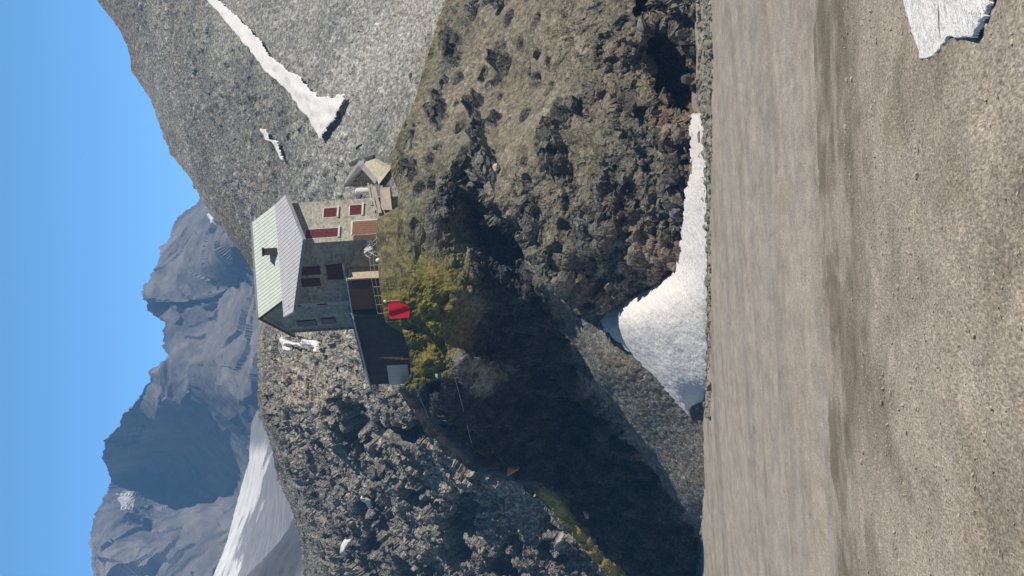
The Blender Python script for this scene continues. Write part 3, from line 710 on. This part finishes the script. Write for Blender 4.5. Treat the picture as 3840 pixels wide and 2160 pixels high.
# plan of the walls, set in from the eaves
dm = (PRt - LLt); dm.z = 0; dm.normalize(); dr = (TRt - PRt); dr.z = 0; dr.normalize()
inn_m = Vector((-dm.y, dm.x, 0)); inn_r = Vector((-dr.y, dr.x, 0))
prow = PRt + inn_m * 0.40 + inn_r * 0.72; ML = LLt + inn_m * 0.45 + dm * 0.30; RRw = TRt + inn_r * 0.72 - dr * 0.2
W_mid = Wall(ML, prow); W_right = Wall(prow, RRw)
G1 = KLt + (BEt - RLt).normalized() * 0.0 + Vector((0.25, 0.2, 0)); 
gd = Vector((BEt.x - KLt.x, BEt.y - KLt.y, 0)).normalized()
g_front = Vector((KLt.x, KLt.y, 0)) + gd * 0.35 + Vector((0.18, 0.05, 0)); g_back = Vector((BEt.x, BEt.y, 0)) - gd * 0.35 + Vector((0.18, 0.05, 0))
W_gab = Wall(g_front, g_back)
bm = bmesh.new()
def wall_poly(bm, pts, inward, th=0.5): prism(bm, pts, inward * th)
zt = lambda p: z_on(PL, p.x, p.y) - 0.10
zb = Z0 - 1.6
wall_poly(bm, [Vector((ML.x, ML.y, zb)), Vector((prow.x, prow.y, zb)), Vector((prow.x, prow.y, zt(prow))), Vector((ML.x, ML.y, zt(ML)))], -W_mid.n, 0.45)
wall_poly(bm, [Vector((prow.x + .004, prow.y, zb)), Vector((RRw.x, RRw.y, zb)), Vector((RRw.x, RRw.y, zt(RRw))), Vector((prow.x + .004, prow.y, zt(prow) - .004))], -W_right.n, 0.4)
# back part: gable on the left with the ridge above it, short return from the bay, right end
apx = RLt + Vector((0.35, 0, -0.16))
ret = ML + (g_front - Vector((ML.x, ML.y, 0))) * 0.0
gtop = z_on(PG, g_front.x, g_front.y) - 0.14
wall_poly(bm, [g_front + UPZ * zb, g_back + UPZ * zb, g_back + UPZ * (BEt.z - 0.05), Vector((0, 0, 0)) + W_gab.P((apx - W_gab.p).dot(W_gab.u), apx.z), g_front + UPZ * gtop], Vector((1, 0.1, 0)), 0.45)
mlb = Vector((ML.x, ML.y, 0)); 
W_ret = Wall(mlb, Vector((ML.x - 0.25, ML.y + 2.4, 0)))
wall_poly(bm, [mlb + UPZ * zb, mlb + W_ret.u * 2.4 + UPZ * zb, mlb + W_ret.u * 2.4 + UPZ * (zt(ML) + 0.25), mlb + UPZ * (zt(ML) - .01)], Vector((1, 0, 0)), 0.4)
rr0 = Vector((RRw.x - 0.02, RRw.y, 0)); rr1 = Vector((RRw.x - 1.6, RRw.y + 7.5, 0))
wall_poly(bm, [rr0 + UPZ * zb, rr1 + UPZ * zb, rr1 + UPZ * (zt(RRw) - .3), rr0 + UPZ * (zt(RRw) - .25)], Vector((-1, 0, 0)), 0.4)
wall_poly(bm, [g_back + UPZ * zb, rr1 + UPZ * zb, rr1 + UPZ * (zt(RRw) - .3), g_back + UPZ * (BEt.z - 0.1)], Vector((0, -1, 0)), 0.4)
obj('wall', bm, M_WALL, hut)
# roofs: a slab with standing seams along the fall line
def roof_slab(pts, pl, th, mat, name, k0, k1, e0, e1, nseam, parent, poly=None):
    bm = bmesh.new(); n = pl[1] if pl[1].z > 0 else -pl[1]
    prism(bm, [p for p in pts], -n * th)
    me = None
    for i in range(1, nseam):
        t = i / nseam; a = k0.lerp(k1, t); b = e0.lerp(e1, t) if not callable(e0) else e0(t)
        if (b - a).length < 0.3: continue
        d = (b - a).normalized(); sx = d.cross(n).normalized()
        a2 = a + d * 0.06; b2 = b - d * 0.05
        prism(bm, [a2 - sx * 0.022 + n * 0.001, a2 + sx * 0.022 + n * 0.001, b2 + sx * 0.022 + n * 0.001, b2 - sx * 0.022 + n * 0.001], n * 0.022)
    return obj(name, bm, mat, parent)
up_roof = roof_slab([KLt, KRt, RRt, RLt], PG, 0.16, M_GREEN, 'roof', RLt, RRt, KLt, KRt, 27, hut, None)
up_roof['label'] = 'pale green sheet metal roof slope below the ridge'
def eave_at(t):      # where the fall line from the kink meets the V-shaped lower edge
    a = TLt.lerp(KRt, t); fall = (TRt - KRt).normalized()
    best = None
    for p, q in ((LLt, PRt), (PRt, TRt)):
        # solve a + s*fall = p + r*(q-p) in plan
        d = q - p; den = fall.x * (-d.y) + d.x * fall.y
        rx, ry = p.x - a.x, p.y - a.y
        s_ = (rx * (-d.y) + d.x * ry) / den; r_ = (fall.x * ry - fall.y * rx) / den
        if -0.01 <= r_ <= 1.01 and s_ > 0: best = a + fall * s_
    return best or a
low_roof = roof_slab([TLt, LLt, PRt, TRt, KRt], PL, 0.20, M_LILAC, 'lower_roof', TLt, KRt, eave_at, None, 30, hut)
low_roof['label'] = 'grey lilac sheet roof over the front with a pointed corner'
bm = bmesh.new(); prism(bm, [RLt + Vector((0, .02, -.01)), RRt + Vector((0, .02, -.01)), BRt, BEt], Vector((0, 0, -0.16))); obj('rear_roof', bm, M_GREEN, hut)
# fascia boards on the eaves and rakes
bm = bmesh.new()
nl = PL[1] if PL[1].z > 0 else -PL[1]
for p, q in ((LLt, PRt), (PRt, TRt), (TRt, KRt), (TLt, LLt)):
    d = (q - p).normalized(); o_ = d.cross(Vector((0, 0, 1))).normalized()
    if o_.dot((p + q) / 2 - (TLt + KRt) / 2) < 0: o_ = -o_
    prism(bm, [p + o_ * .003 + nl * .012, q + o_ * .003 + nl * .012, q + o_ * .003 - nl * .24, p + o_ * .003 - nl * .24], o_ * 0.04)
obj('fascia', bm, M_LILAC2, hut)
bm = bmesh.new()
ng = PG[1] if PG[1].z > 0 else -PG[1]
for p, q in ((RLt, KLt), (RLt, BEt)):
    prism(bm, [p + Vector((-.004, 0, .02)), q + Vector((-.004, 0, .02)), q + Vector((-.004, 0, -.24)), p + Vector((-.004, 0, -.24))], Vector((-0.05, -0.012, 0)))
obj('bargeboard', bm, M_DARKWOOD, hut)
bm = bmesh.new(); dd = (RRt - RLt).normalized()
bar(bm, RLt + UPZ * 0.03, RRt + UPZ * 0.03, 0.09, 8); obj('ridge_cap', bm, M_METAL, hut)
# chimney
cb = on_plane(PG, 1219, 1041)
ch = bmesh.new(); hgt = (1041 - 981) / F * cb.y
box(ch, cb + Vector((-0.26, 0.0, -0.5)), (0.52, 0, 0), (0, 0.5, 0), (0, 0, hgt + 0.5 - 0.1)); chim = obj('chimney', ch, M_CHIM, hut)
bm = bmesh.new(); box(bm, cb + Vector((-0.33, -0.07, hgt - 0.098)), (0.66, 0, 0), (0, 0.64, 0), (0, 0, 0.09)); obj('chimney_cap', bm, M_CHIM, chim)
# windows with shutters
def shutter_window(W, x0, x1, y0, y1, closed=True, sill=True, label=None, trim=M_TRIM):
    u0, za = W.hit(x0, (y0 + y1) / 2); u1, _ = W.hit(x1, (y0 + y1) / 2)
    xm = (x0 + x1) / 2; _, zt_ = W.hit(xm, y0); _, zb_ = W.hit(xm, y1)
    u0, u1 = min(u0, u1), max(u0, u1)
    bm = bmesh.new()
    for a in ((u0 - .07, u0, zb_ - .0, zt_ + .07), (u1, u1 + .07, zb_ - .0, zt_ + .07), (u0, u1, zt_, zt_ + .069)): W.box(bm, a[0], a[1], a[2], a[3], -0.05, 0.03)
    w = obj('window', bm, trim, hut, label=label)
    bm = bmesh.new(); W.box(bm, u0, u1, zb_, zt_, -0.05, 0.004); obj('pane', bm, M_GLASS, w)
    um = (u0 + u1) / 2
    for a, b in ((u0 + .01, um - .012), (um + .012, u1 - .01)):
        bm = bmesh.new(); W.box(bm, a, b, zb_ + .01, zt_ - .01, 0.006, 0.055)
        n = 7
        for k in range(n):
            z = zb_ + (zt_ - zb_) * (k + .5) / n; W.box(bm, a + .04, b - .04, z - .018, z + .018, 0.056, 0.07)
        obj('shutter', bm, M_RED, w)
    if sill:
        bm = bmesh.new(); W.box(bm, u0 - .12, u1 + .12, zb_ - .13, zb_ - .002, -0.02, 0.14); obj('sill', bm, M_TRIM, w)
    return w
shutter_window(W_right, 1345, 1379, 1214, 1264, label='upper window with closed dark red shutters on the sunlit wall')
shutter_window(W_right, 1353, 1390, 1312, 1357, label='lower window with closed red shutters on the sunlit wall')
shutter_window(W_right, 1268, 1301, 1146, 1268, label='tall narrow window with dark red shutters beside the front corner')
shutter_window(W_mid, 1115, 1167, 1228, 1288, label='square window with closed shutters low on the shaded wall', sill=True, trim=M_DARKWOOD)
shutter_window(W_mid, 1089, 1114, 1134, 1202, label='left one of two narrow windows with dark red shutters high on the shaded wall', sill=False, trim=M_DARKWOOD)
shutter_window(W_mid, 1132, 1158, 1134, 1202, label='right one of two narrow windows with dark red shutters high on the shaded wall', sill=False, trim=M_DARKWOOD)
for y0, y1, u in ((1135, 1182, 0.9), (1247, 1284, 0.9)):
    for (Wg, ua, ub) in ((W_ret, u, u + 0.8),):
        _, za = W_ret.hit(980, y0); _, zb2 = W_ret.hit(980, y1)
        bm = bmesh.new(); Wg.box(bm, ua, ub, zb2, za, 0.0, 0.05); w = obj('window', bm, M_DARKWOOD, hut)
        bm = bmesh.new(); Wg.box(bm, ua + .05, ub - .05, zb2 + .05, za - .05, 0.052, 0.08); obj('shutter', bm, M_RED, w)
for y0, y1, u in ((1122, 1195, 4.2), (1215, 1270, 4.0)):
    Wg = W_gab; _, za = Wg.hit(930, y0); _, zb2 = Wg.hit(930, y1)
    bm = bmesh.new(); Wg.box(bm, u, u + 1.1, zb2, za, 0.0, 0.05); w = obj('window', bm, M_DARKWOOD, hut)
    bm = bmesh.new(); Wg.box(bm, u + .06, u + 1.04, zb2 + .05, za - .05, 0.052, 0.08); obj('shutter', bm, M_RED, w)
# door in the sunlit wall with its light surround
ud0, _ = W_right.hit(1283, 1366); ud1, _ = W_right.hit(1330, 1366); _, zd1 = W_right.hit(1300, 1322)
bm = bmesh.new(); W_right.box(bm, ud0, ud1, Z0 - 0.02, zd1, -0.02, 0.035)
for k in range(1, 6):
    uu = ud0 + (ud1 - ud0) * k / 6; W_right.box(bm, uu - .05, uu + .03, Z0 + .03, zd1 - .05, 0.036, 0.05)
door = obj('door', bm, M_WOOD, hut)
bm = bmesh.new(); W_right.box(bm, ud1 + .002, ud1 + .12, Z0, zd1 + .12, -0.01, 0.06); W_right.box(bm, ud0 - .1, ud1, zd1 + .002, zd1 + .12, -0.01, 0.06); obj('door_frame', bm, M_TRIM, door)
bm = bmesh.new(); bar(bm, W_right.P(ud1 - .25, Z0 + 1.05, .05), W_right.P(ud1 - .25, Z0 + 1.05, .13), .03); obj('handle', bm, M_METAL, door)
bm = bmesh.new(); W_right.box(bm, ud0 - .62, ud0 - .12, Z0 + .05, zd1 - .1, -0.02, 0.03); obj('side_panel', bm, M_DARKWOOD, hut)

# timber porch on the shaded wall
pu0, _ = W_mid.hit(974, 1360); pu1, _ = W_mid.hit(1150, 1360); _, pz1 = W_mid.hit(1060, 1313)
pu0 = max(pu0, 0.05); dep = 1.15
zp = Z0 - 0.05
po = empty('porch', W_mid.P((pu0 + pu1) / 2, Z0, dep / 2)); po.parent = hut; bpy.context.view_layer.update(); po.matrix_parent_inverse = hut.matrix_world.inverted()
bm = bmesh.new(); W_mid.box(bm, pu0, pu1, zp, pz1 - .1, 0.005, dep)
nb = 20
for k in range(nb):
    a = pu0 + (pu1 - pu0) * k / nb; W_mid.box(bm, a + .02, a + (pu1 - pu0) / nb - .02, zp + .06, pz1 - .16, dep + .001, dep + .022)
obj('cladding', bm, M_WOOD, po)
bm = bmesh.new(); prism(bm, [W_mid.P(pu0 - .15, pz1 - .06, dep + .2), W_mid.P(pu1 + .12, pz1 - .06, dep + .2), W_mid.P(pu1 + .12, pz1 + .05, 0.02), W_mid.P(pu0 - .15, pz1 + .05, 0.02)], (0, 0, -0.09)); obj('porch_roof', bm, M_METAL, po)
bm = bmesh.new(); W_mid.box(bm, pu1 + .003, pu1 + .13, zp, pz1 - .17, 0.02, dep + .05); obj('post', bm, M_PALEWOOD, po)
um = pu0 + (pu1 - pu0) * 0.72
bm = bmesh.new(); W_mid.box(bm, um, um + .75, zp + .03, pz1 - .45, dep + .024, dep + .05); obj('porch_door', bm, M_DARKWOOD, po)
# ------------------------------------------------------------------ terrace in front of the hut
def ring_wall(name, pts, h, th, mat, z0):
    bm = bmesh.new()
    for p, q in zip(pts, pts[1:]):
        d = (q - p); d.z = 0; d.normalize(); o_ = Vector((-d.y, d.x, 0))
        prism(bm, [Vector((p.x, p.y, z0)), Vector((q.x, q.y, z0)), Vector((q.x, q.y, z0)) + o_ * th, Vector((p.x, p.y, z0)) + o_ * th], (0, 0, h))
    return obj(name, bm, mat)
tp = [A(985, 1440, 157.6), A(1120, 1436, 154.6), A(1265, 1428, 153.9), A(1338, 1424, 155.4)]
tw = ring_wall('terrace_wall', tp, 0.75, 0.4, M_WALL2, Z0 - 0.85)
tag(tw, 'low dry stone wall holding the terrace edge before the hut door', 'retaining wall')
rl = tag(empty('railing', tp[0].lerp(tp[2], .5)), 'thin pale rail on posts along the terrace edge in front of the shaded hut wall', 'railing')
def child(name, bm, mat, par): return obj(name, bm, mat, par)
pa, pb, pc = [Vector((p.x, p.y + .2, Z0 - .1)) for p in tp[:3]]
for p, q, n in ((pa, pb, 4), (pb, pc, 3)):
    for k in range(n):
        c = p.lerp(q, k / n); bm = bmesh.new(); bar(bm, c, c + UPZ * 0.62, 0.018, 6); child('post', bm, M_TRIM, rl)
    for z in (0.32, 0.60):
        bm = bmesh.new(); bar(bm, p + UPZ * z, q + UPZ * z, 0.013, 6); child('rail', bm, M_TRIM, rl)
# pale railing post with a rounded head beside the porch
q = A(1186, 1446, 153.6); lm = tag(empty('knob_post', q), 'short pale post with a round head at the right corner of the timber porch', 'railing_post')
bm = bmesh.new(); bar(bm, q + UPZ * -.4, q + UPZ * 0.42, 0.045); child('post', bm, M_TRIM, lm)
bm = bmesh.new(); bmesh.ops.create_uvsphere(bm, u_segments=14, v_segments=9, radius=0.15, matrix=Matrix.Translation(q + UPZ * 0.54) @ Matrix.Diagonal((1, 1, 1.25, 1))); obj('post_head', bm, M_WHITE, lm, smooth=True)
# deck chairs
def deck_chair(X, Y, D, rz, label):
    b_ = A(X, Y, D); b_.z = Z0 - 0.02
    t = tag(empty('deck_chair', Vector((0, 0, 0))), label, 'deck chair', 'deck chairs on the terrace')
    for sx in (-.27, .27):
        for (p, q2) in (((sx, -.45, 0), (sx, .38, .92)), ((sx, .42, 0), (sx, -.40, .46))):
            bm = bmesh.new(); bar(bm, p, q2, .024, 6); obj('leg', bm, M_TRIM, t)
    bm = bmesh.new(); prism(bm, [(-.25, -.40, .44), (.25, -.40, .44), (.25, .08, .30), (-.25, .08, .30)], (0, 0, .02)); prism(bm, [(-.25, .08, .30), (.25, .08, .30), (.25, .40, .95), (-.25, .40, .95)], (0, -.02, .02))
    obj('seat_cloth', bm, M_CANVAS, t)
    t.location = b_; t.rotation_euler = (0, 0, rz)
deck_chair(1238, 1425, 154.9, 0.9, 'white folding deck chair nearer the door corner of the hut')
deck_chair(1205, 1425, 154.9, -0.7, 'white folding deck chair nearer the round headed post')
# red flag on a pole at the terrace edge
fb = A(1036, 1535, 151.9); ft = A(1030, 1447, 151.9); ft = Vector((fb.x, fb.y, ft.z))
fl = tag(empty('flagpole', fb), 'short flagpole with a pale ball top standing on the grass below the terrace', 'flagpole')
bm = bmesh.new(); bar(bm, fb - UPZ * .3, ft, 0.022, 8); child('pole', bm, M_TRIM, fl)
bm = bmesh.new(); bmesh.ops.create_uvsphere(bm, u_segments=12, v_segments=8, radius=0.11, matrix=Matrix.Translation(ft + UPZ * .06)); obj('finial', bm, M_WHITE, fl, smooth=True)
n, mrow = 22, 14; bm = bmesh.new(); vs = []
for k in range(mrow + 1):
    row = []
    for i in range(n + 1):
        t = i / n; sgg = -1.22 * t
        dy = 0.17 * math.sin(t * 9 + k * 0.16) * (0.25 + t) - 0.35 * t; z = ft.z - .10 - 1.45 * k / mrow - 0.10 * t + .04 * math.sin(t * 6 + 1) * k / mrow
        row.append(bm.verts.new((ft.x - .03 + sgg, ft.y + dy, z)))
    vs.append(row)
for k in range(mrow):
    for i in range(n): bm.faces.new((vs[k][i], vs[k][i + 1], vs[k + 1][i + 1], vs[k + 1][i]))
bmesh.ops.solidify(bm, geom=list(bm.faces), thickness=0.012)
tag(obj('flag', bm, M_FLAG, None, smooth=True), 'plain red flag hanging from the short pole on the grass in front of the hut', 'flag')

# ------------------------------------------------------------------ dark annex at the left foot of the hut
ax = tag(empty('store_shed', A(800, 1500, 162)), 'dark lean-to store below the hut on the left with a pale grey door panel', 'shed')
a0, a1 = A(975, 1300, 159.6), A(706, 1368, 164.2)
AW = Wall(a0, a1); L = AW.len
zl = a0.z; zr = a1.z
bm = bmesh.new(); zbase = A(800, 1575, 161).z
e1 = AW.P(0, zl - .35); e2 = AW.P(L - .25, zr - .35)
prism(bm, [AW.P(0, zbase), AW.P(L - .25, zbase), e2, e1], -AW.n * 3.2); obj('wall', bm, M_DARK, ax)
bm = bmesh.new(); prism(bm, [AW.P(0, zl, .35) - UPZ * .5, AW.P(L, zr, .35) - UPZ * .5, AW.P(L, zr, -1.2), AW.P(0, zl, -1.2)], (0, 0, -.1)); obj('roof', bm, plain('dull_blue_sheet', (0.20, 0.25, 0.31), 0.2, 2, 0.5), ax)
ua, za = AW.hit(790, 1450); ub, zb_ = AW.hit(724, 1538)
bm = bmesh.new(); AW.box(bm, min(ua, ub), max(ua, ub), zb_, za, 0.0, 0.06); dp = obj('door', bm, M_PANEL, ax, label='pale grey panel door')
bm = bmesh.new()
for k in range(1, 5):
    u = min(ua, ub) + abs(ub - ua) * k / 5; AW.box(bm, u - .012, u + .012, zb_ + .02, za - .02, .061, .075)
obj('rib', bm, M_METAL, dp)
# weathered picket rail above the store door
fr = tag(empty('fence', A(812, 1470, 158)), 'weathered low picket fence beside the grey store door', 'fence')
for k in range(9):
    c = A(818 + 2 * (k % 2) , 1440 + k * 0, 158.2) + Vector((-.02 * k, -.24 * k, -.22 * k)); bm = bmesh.new(); bar(bm, c - UPZ * .45, c + UPZ * .35, .035, 5); child('picket', bm, M_DARKWOOD, fr)
c0 = A(818, 1440, 158.2); bm = bmesh.new(); bar(bm, c0 + UPZ * .12, c0 + Vector((-.16, -1.92, -1.76 + .12)), .025, 5); child('rail', bm, M_DARKWOOD, fr)

# ------------------------------------------------------------------ small stone hut on the right
sh = tag(empty('stone_outhouse', A(1510, 1450, 164)), 'small stone outhouse with folded grey sheet roof right of the hut', 'outhouse')
def slab(bm, pts, vec): prism(bm, pts, vec)
bm = bmesh.new(); slab(bm, [A(1474, 1300, 165.5), A(1530, 1352, 163.6), A(1514, 1400, 163.4), A(1470, 1418, 164.4), A(1456, 1330, 166)], (0.9, 2.2, 0)); obj('gable_wall', bm, M_WALL2, sh)
bm = bmesh.new()
slab(bm, [A(1466, 1290, 165.2), A(1538, 1342, 163.0), A(1530, 1362, 162.8), A(1464, 1309, 165.0)], (0.6, 2.4, 0.12))
obj('roof', bm, M_LILAC2, sh)
bm = bmesh.new(); slab(bm, [A(1538, 1342, 162.6), A(1548, 1364, 162.4), A(1488, 1416, 160.4), A(1470, 1406, 160.6), A(1524, 1358, 162.5)], (0.4, 1.6, 0.1)); obj('lower_roof', bm, M_LILAC2, sh)
bm = bmesh.new(); slab(bm, [A(1544, 1366, 162.0), A(1556, 1402, 161.4), A(1526, 1464, 159.0), A(1468, 1420, 160.0), A(1490, 1412, 160.6)], (0.25, 0.9, -0.05)); obj('stone_roof', bm, M_BEIGE, sh, label='sunlit stone slab roof')
bm = bmesh.new(); slab(bm, [A(1540, 1400, 162.6), A(1515, 1480, 160.6), A(1452, 1440, 161.2), A(1476, 1412, 162.2)], (0.3, 1.5, 0)); obj('lower_wall', bm, M_WALL2, sh)
bm = bmesh.new(); slab(bm, [A(1534, 1312, 166.2), A(1546, 1308, 166.2), A(1572, 1396, 165.0), A(1556, 1402, 165.0)], (0.3, 1.8, 0)); obj('rear_wall', bm, M_DARK, sh)
bm = bmesh.new(); bar(bm, A(1466, 1350, 163.2), A(1462, 1290, 163.2), 0.05, 6); obj('stovepipe', bm, M_CHIM, sh)
# white water tank and boards between hut and outhouse
q = A(1444, 1358, 163.2); tk = tag(empty('water_tank', q), 'small white tank standing between the hut and the stone outhouse', 'tank')
bm = bmesh.new(); bar(bm, q - UPZ * .55, q + UPZ * .45, .24, 16); bar(bm, q + UPZ * .451, q + UPZ * .53, .2, 16, .1); obj('body', bm, M_WHITE, tk, smooth=False)
bm = bmesh.new(); bar(bm, q + UPZ * .531, q + UPZ * .6, .07, 10); obj('lid', bm, M_METAL, tk)
sw = tag(empty('stair_wall', A(1410, 1440, 160)), 'pale pinkish retaining wall under the planks right of the hut', 'retaining wall')
bm = bmesh.new(); slab(bm, [A(1452, 1424, 159.8), A(1450, 1462, 159.2), A(1372, 1470, 157.4), A(1374, 1430, 157.6)], (0.3, 1.0, 0)); obj('wall', bm, plain('pink_render', (0.37, 0.315, 0.265), .15, 2), sw)
for i, (p, q2, r, lab) in enumerate((((1462, 1402, 160.6), (1362, 1426, 157.0), .11, 'thick bleached plank lying lowest along the wall right of the hut'), ((1470, 1392, 161.4), (1372, 1408, 158.0), .06, 'thin bleached plank lying above the thick one right of the hut'),
        ((1474, 1380, 162.0), (1392, 1394, 159.4), .06, 'topmost thin plank beneath the white tank'))):
    pA, pB = A(*p), A(*q2); d = (pB - pA).normalized(); o_ = Vector((d.y, -d.x, 0)).normalized()
    bm = bmesh.new(); prism(bm, [pA - UPZ * r, pB - UPZ * r, pB + UPZ * r, pA + UPZ * r], o_ * .28); tag(obj('plank', bm, M_PLANK), lab, 'plank', 'planks beside the hut')
st = tag(empty('trail_post', A(1337, 1455, 154.6)), 'slim pale post standing in the turf strip below the hut door', 'post')
q = A(1337, 1470, 154.4); bm = bmesh.new(); bar(bm, q - UPZ * .5, q + UPZ * .55, .05, 6); child('pole', bm, M_TRIM, st)
bm = bmesh.new(); bar(bm, q + UPZ * .552, q + UPZ * .62, .07, 6); child('cap', bm, M_METAL, st)

# ------------------------------------------------------------------ cables of the goods lift down the dark flank
def cable(p, q, sag, lab, r=0.011):
    pts = [A(*p).lerp(A(*q), t / 14) - UPZ * (sag * 4 * (t / 14) * (1 - t / 14)) for t in range(15)]
    bm = bmesh.new()
    for a, b in zip(pts, pts[1:]): bar(bm, a, b, r, 5)
    tag(obj('cable', bm, M_METAL), lab, 'cable', 'cables on the left flank')
cable((800, 1690, 150.5), (497, 1768, 168.5), 0.04, 'longer pale cable running from the lit grey rocks across the dark rock face')
cable((729, 1546, 158.5), (592, 1607, 167.0), 0.04, 'shorter thin cable beside the grey store door', 0.011)

# ------------------------------------------------------------------ single boulders
def boulder(X, Y, D, r, col, seed, label, group=None, sq=(1, 1, .8)):
    bm = bmesh.new(); bmesh.ops.create_icosphere(bm, subdivisions=4, radius=1.0)
    vv = np.array([v.co[:] for v in bm.verts]); 
    rs = np.random.RandomState(seed)
    for _ in range(13):      # flat broken faces
        nn = rs.normal(size=3); nn /= np.linalg.norm(nn); h = rs.uniform(.38, .72); dv = vv @ nn
        vv = vv - np.outer(np.clip(dv - h, 0, None), nn) * .92
    vv = vv * (1 + .10 * fbm(vv + seed * 3.1, .6, 4))[:, None] * np.array(sq) * r
    c = A(X, Y, D)
    for v, p in zip(bm.verts, vv): v.co = Vector(p) + c
    o = obj('boulder', bm, M_BOULDER); me = o.data
    ca = me.color_attributes.new('tint', 'FLOAT_COLOR', 'POINT')
    cc = np.zeros((len(vv), 4), np.float32) + np.array([*col, 1], np.float32)
    ca.data.foreach_set('color', cc.ravel())
    tag(o, label, 'boulder', group)
boulder(398, 1918, 173.5, 0.68, (0.42, 0.26, 0.16), 1, 'orange boulder perched on the dark left skyline of the knoll', sq=(.9, .9, 1.1))
boulder(228, 2200, 178.0, 0.42, (0.45, 0.48, 0.46), 2, 'pale boulder on the yellow grass rim at lower left')
boulder(1530, 1860, 145.6, 0.45, (0.50, 0.42, 0.37), 3, 'small pale pink boulder on the edge of the big shadow')
boulder(1875, 1538, 181.0, 0.34, (0.19, 0.10, 0.085), 4, 'dark red boulder at the foot of the scree slope', sq=(1.2, 1, .5))
boulder(2070, 2405, 127.5, 0.42, (0.30, 0.31, 0.29), 5, 'white patched boulder above the dark hollow at the far right foot')
boulder(1862, 2570, 126.5, 0.50, (0.10, 0.10, 0.095), 6, 'grey boulder lying in the dark hollow')
boulder(2035, 2545, 124.5, 0.33, (0.15, 0.15, 0.14), 7, 'rounded grey boulder at the right side of the dark hollow')
boulder(1175, 2105, 144.2, 0.34, (0.34, 0.33, 0.30), 8, 'pale boulder at the top of the brown buttress')
boulder(1095, 2035, 149.6, 0.38, (0.40, 0.38, 0.35), 9, 'pale boulder where the scree fan begins')
boulder(756, 1640, 156.2, 0.30, (0.45, 0.45, 0.42), 10, 'white boulder among the grass clumps left of the flag')
boulder(388, 3725, 10.6, 0.012, (0.05, 0.04, 0.035), 12, 'tiny dark stone alone on the near gravel')

# rubble line where the flat meets the knoll
rs = random.Random(5)
proto = None
def rubble():
    bm = bmesh.new()
    spots = []
    for k in range(1250):
        X = rs.uniform(1560, 2200) if k < 640 else rs.uniform(-20, 620) if k < 950 else rs.uniform(560, 1720)
        zz = ray(X, rs.uniform(2622, 2672) if X > 1560 else rs.uniform(2606, 2634) if X < 600 else rs.uniform(2646, 2666)); D = H / zz[2] * zz[1]
        p = zz * (D / zz[1]); r = rs.uniform(.05, .20) * (1 if rs.random() < .88 else 1.6)
        b2 = bmesh.ops.create_icosphere(bm, subdivisions=1, radius=r, matrix=Matrix.Translation((p[0], p[1], H + r * .25)) @ Matrix.Rotation(rs.uniform(0, 6), 4, 'Z') @ Matrix.Diagonal((rs.uniform(.8, 1.4), rs.uniform(.7, 1.2), rs.uniform(.5, .9), 1)))
        for v in b2['verts']: v.co += Vector((rs.uniform(-1, 1), rs.uniform(-1, 1), rs.uniform(-1, 1))) * r * .34
    o = obj('rubble', bm, plain('rubble_rock', (0.22, 0.20, 0.175), .45, 1.5, .95)); o['kind'] = 'stuff'
rubble()
def pebbles():
    bm = bmesh.new(); r5 = np.random.RandomState(9)
    for k in range(1500):
        y = 8.5 + 26 * r5.rand() ** 1.6; x = r5.uniform(-1, 1) * y * 0.15; r = r5.uniform(.004, .011) * (1 if r5.rand() < .93 else 2.0) * (0.6 + y / 22)
        z = float(ground_z(np.array(x), np.array(y)))
        b2 = bmesh.ops.create_icosphere(bm, subdivisions=1, radius=r, matrix=Matrix.Translation((x, y, z + r * .3)) @ Matrix.Diagonal((r5.uniform(.8, 1.5), r5.uniform(.8, 1.5), r5.uniform(.5, .9), 1)))
        for v in b2['verts']: v.co += Vector(r5.uniform(-1, 1, 3)) * r * .3
    o = obj('pebbles', bm, plain('pebble_rock', (0.36, 0.32, 0.27), .35, 9, .95)); o['kind'] = 'stuff'
pebbles()

# ------------------------------------------------------------------ haze
def haze():
    bm = bmesh.new(); box(bm, (-900, -60, -9), (1800, 0, 0), (0, 2700, 0), (0, 0, 760))
    mt = bpy.data.materials.new('haze'); mt.use_nodes = True
    n, l = mt.node_tree.nodes, mt.node_tree.links; n.clear()
    o = n.new('ShaderNodeOutputMaterial'); v = n.new('ShaderNodeVolumePrincipled')
    v.inputs['Color'].default_value = (0.22, 0.52, 1.0, 1); v.inputs['Density'].default_value = 0.00034
    l.new(v.outputs[0], o.inputs['Volume'])
    h = obj('haze', bm, mt); h['kind'] = 'stuff'
haze()
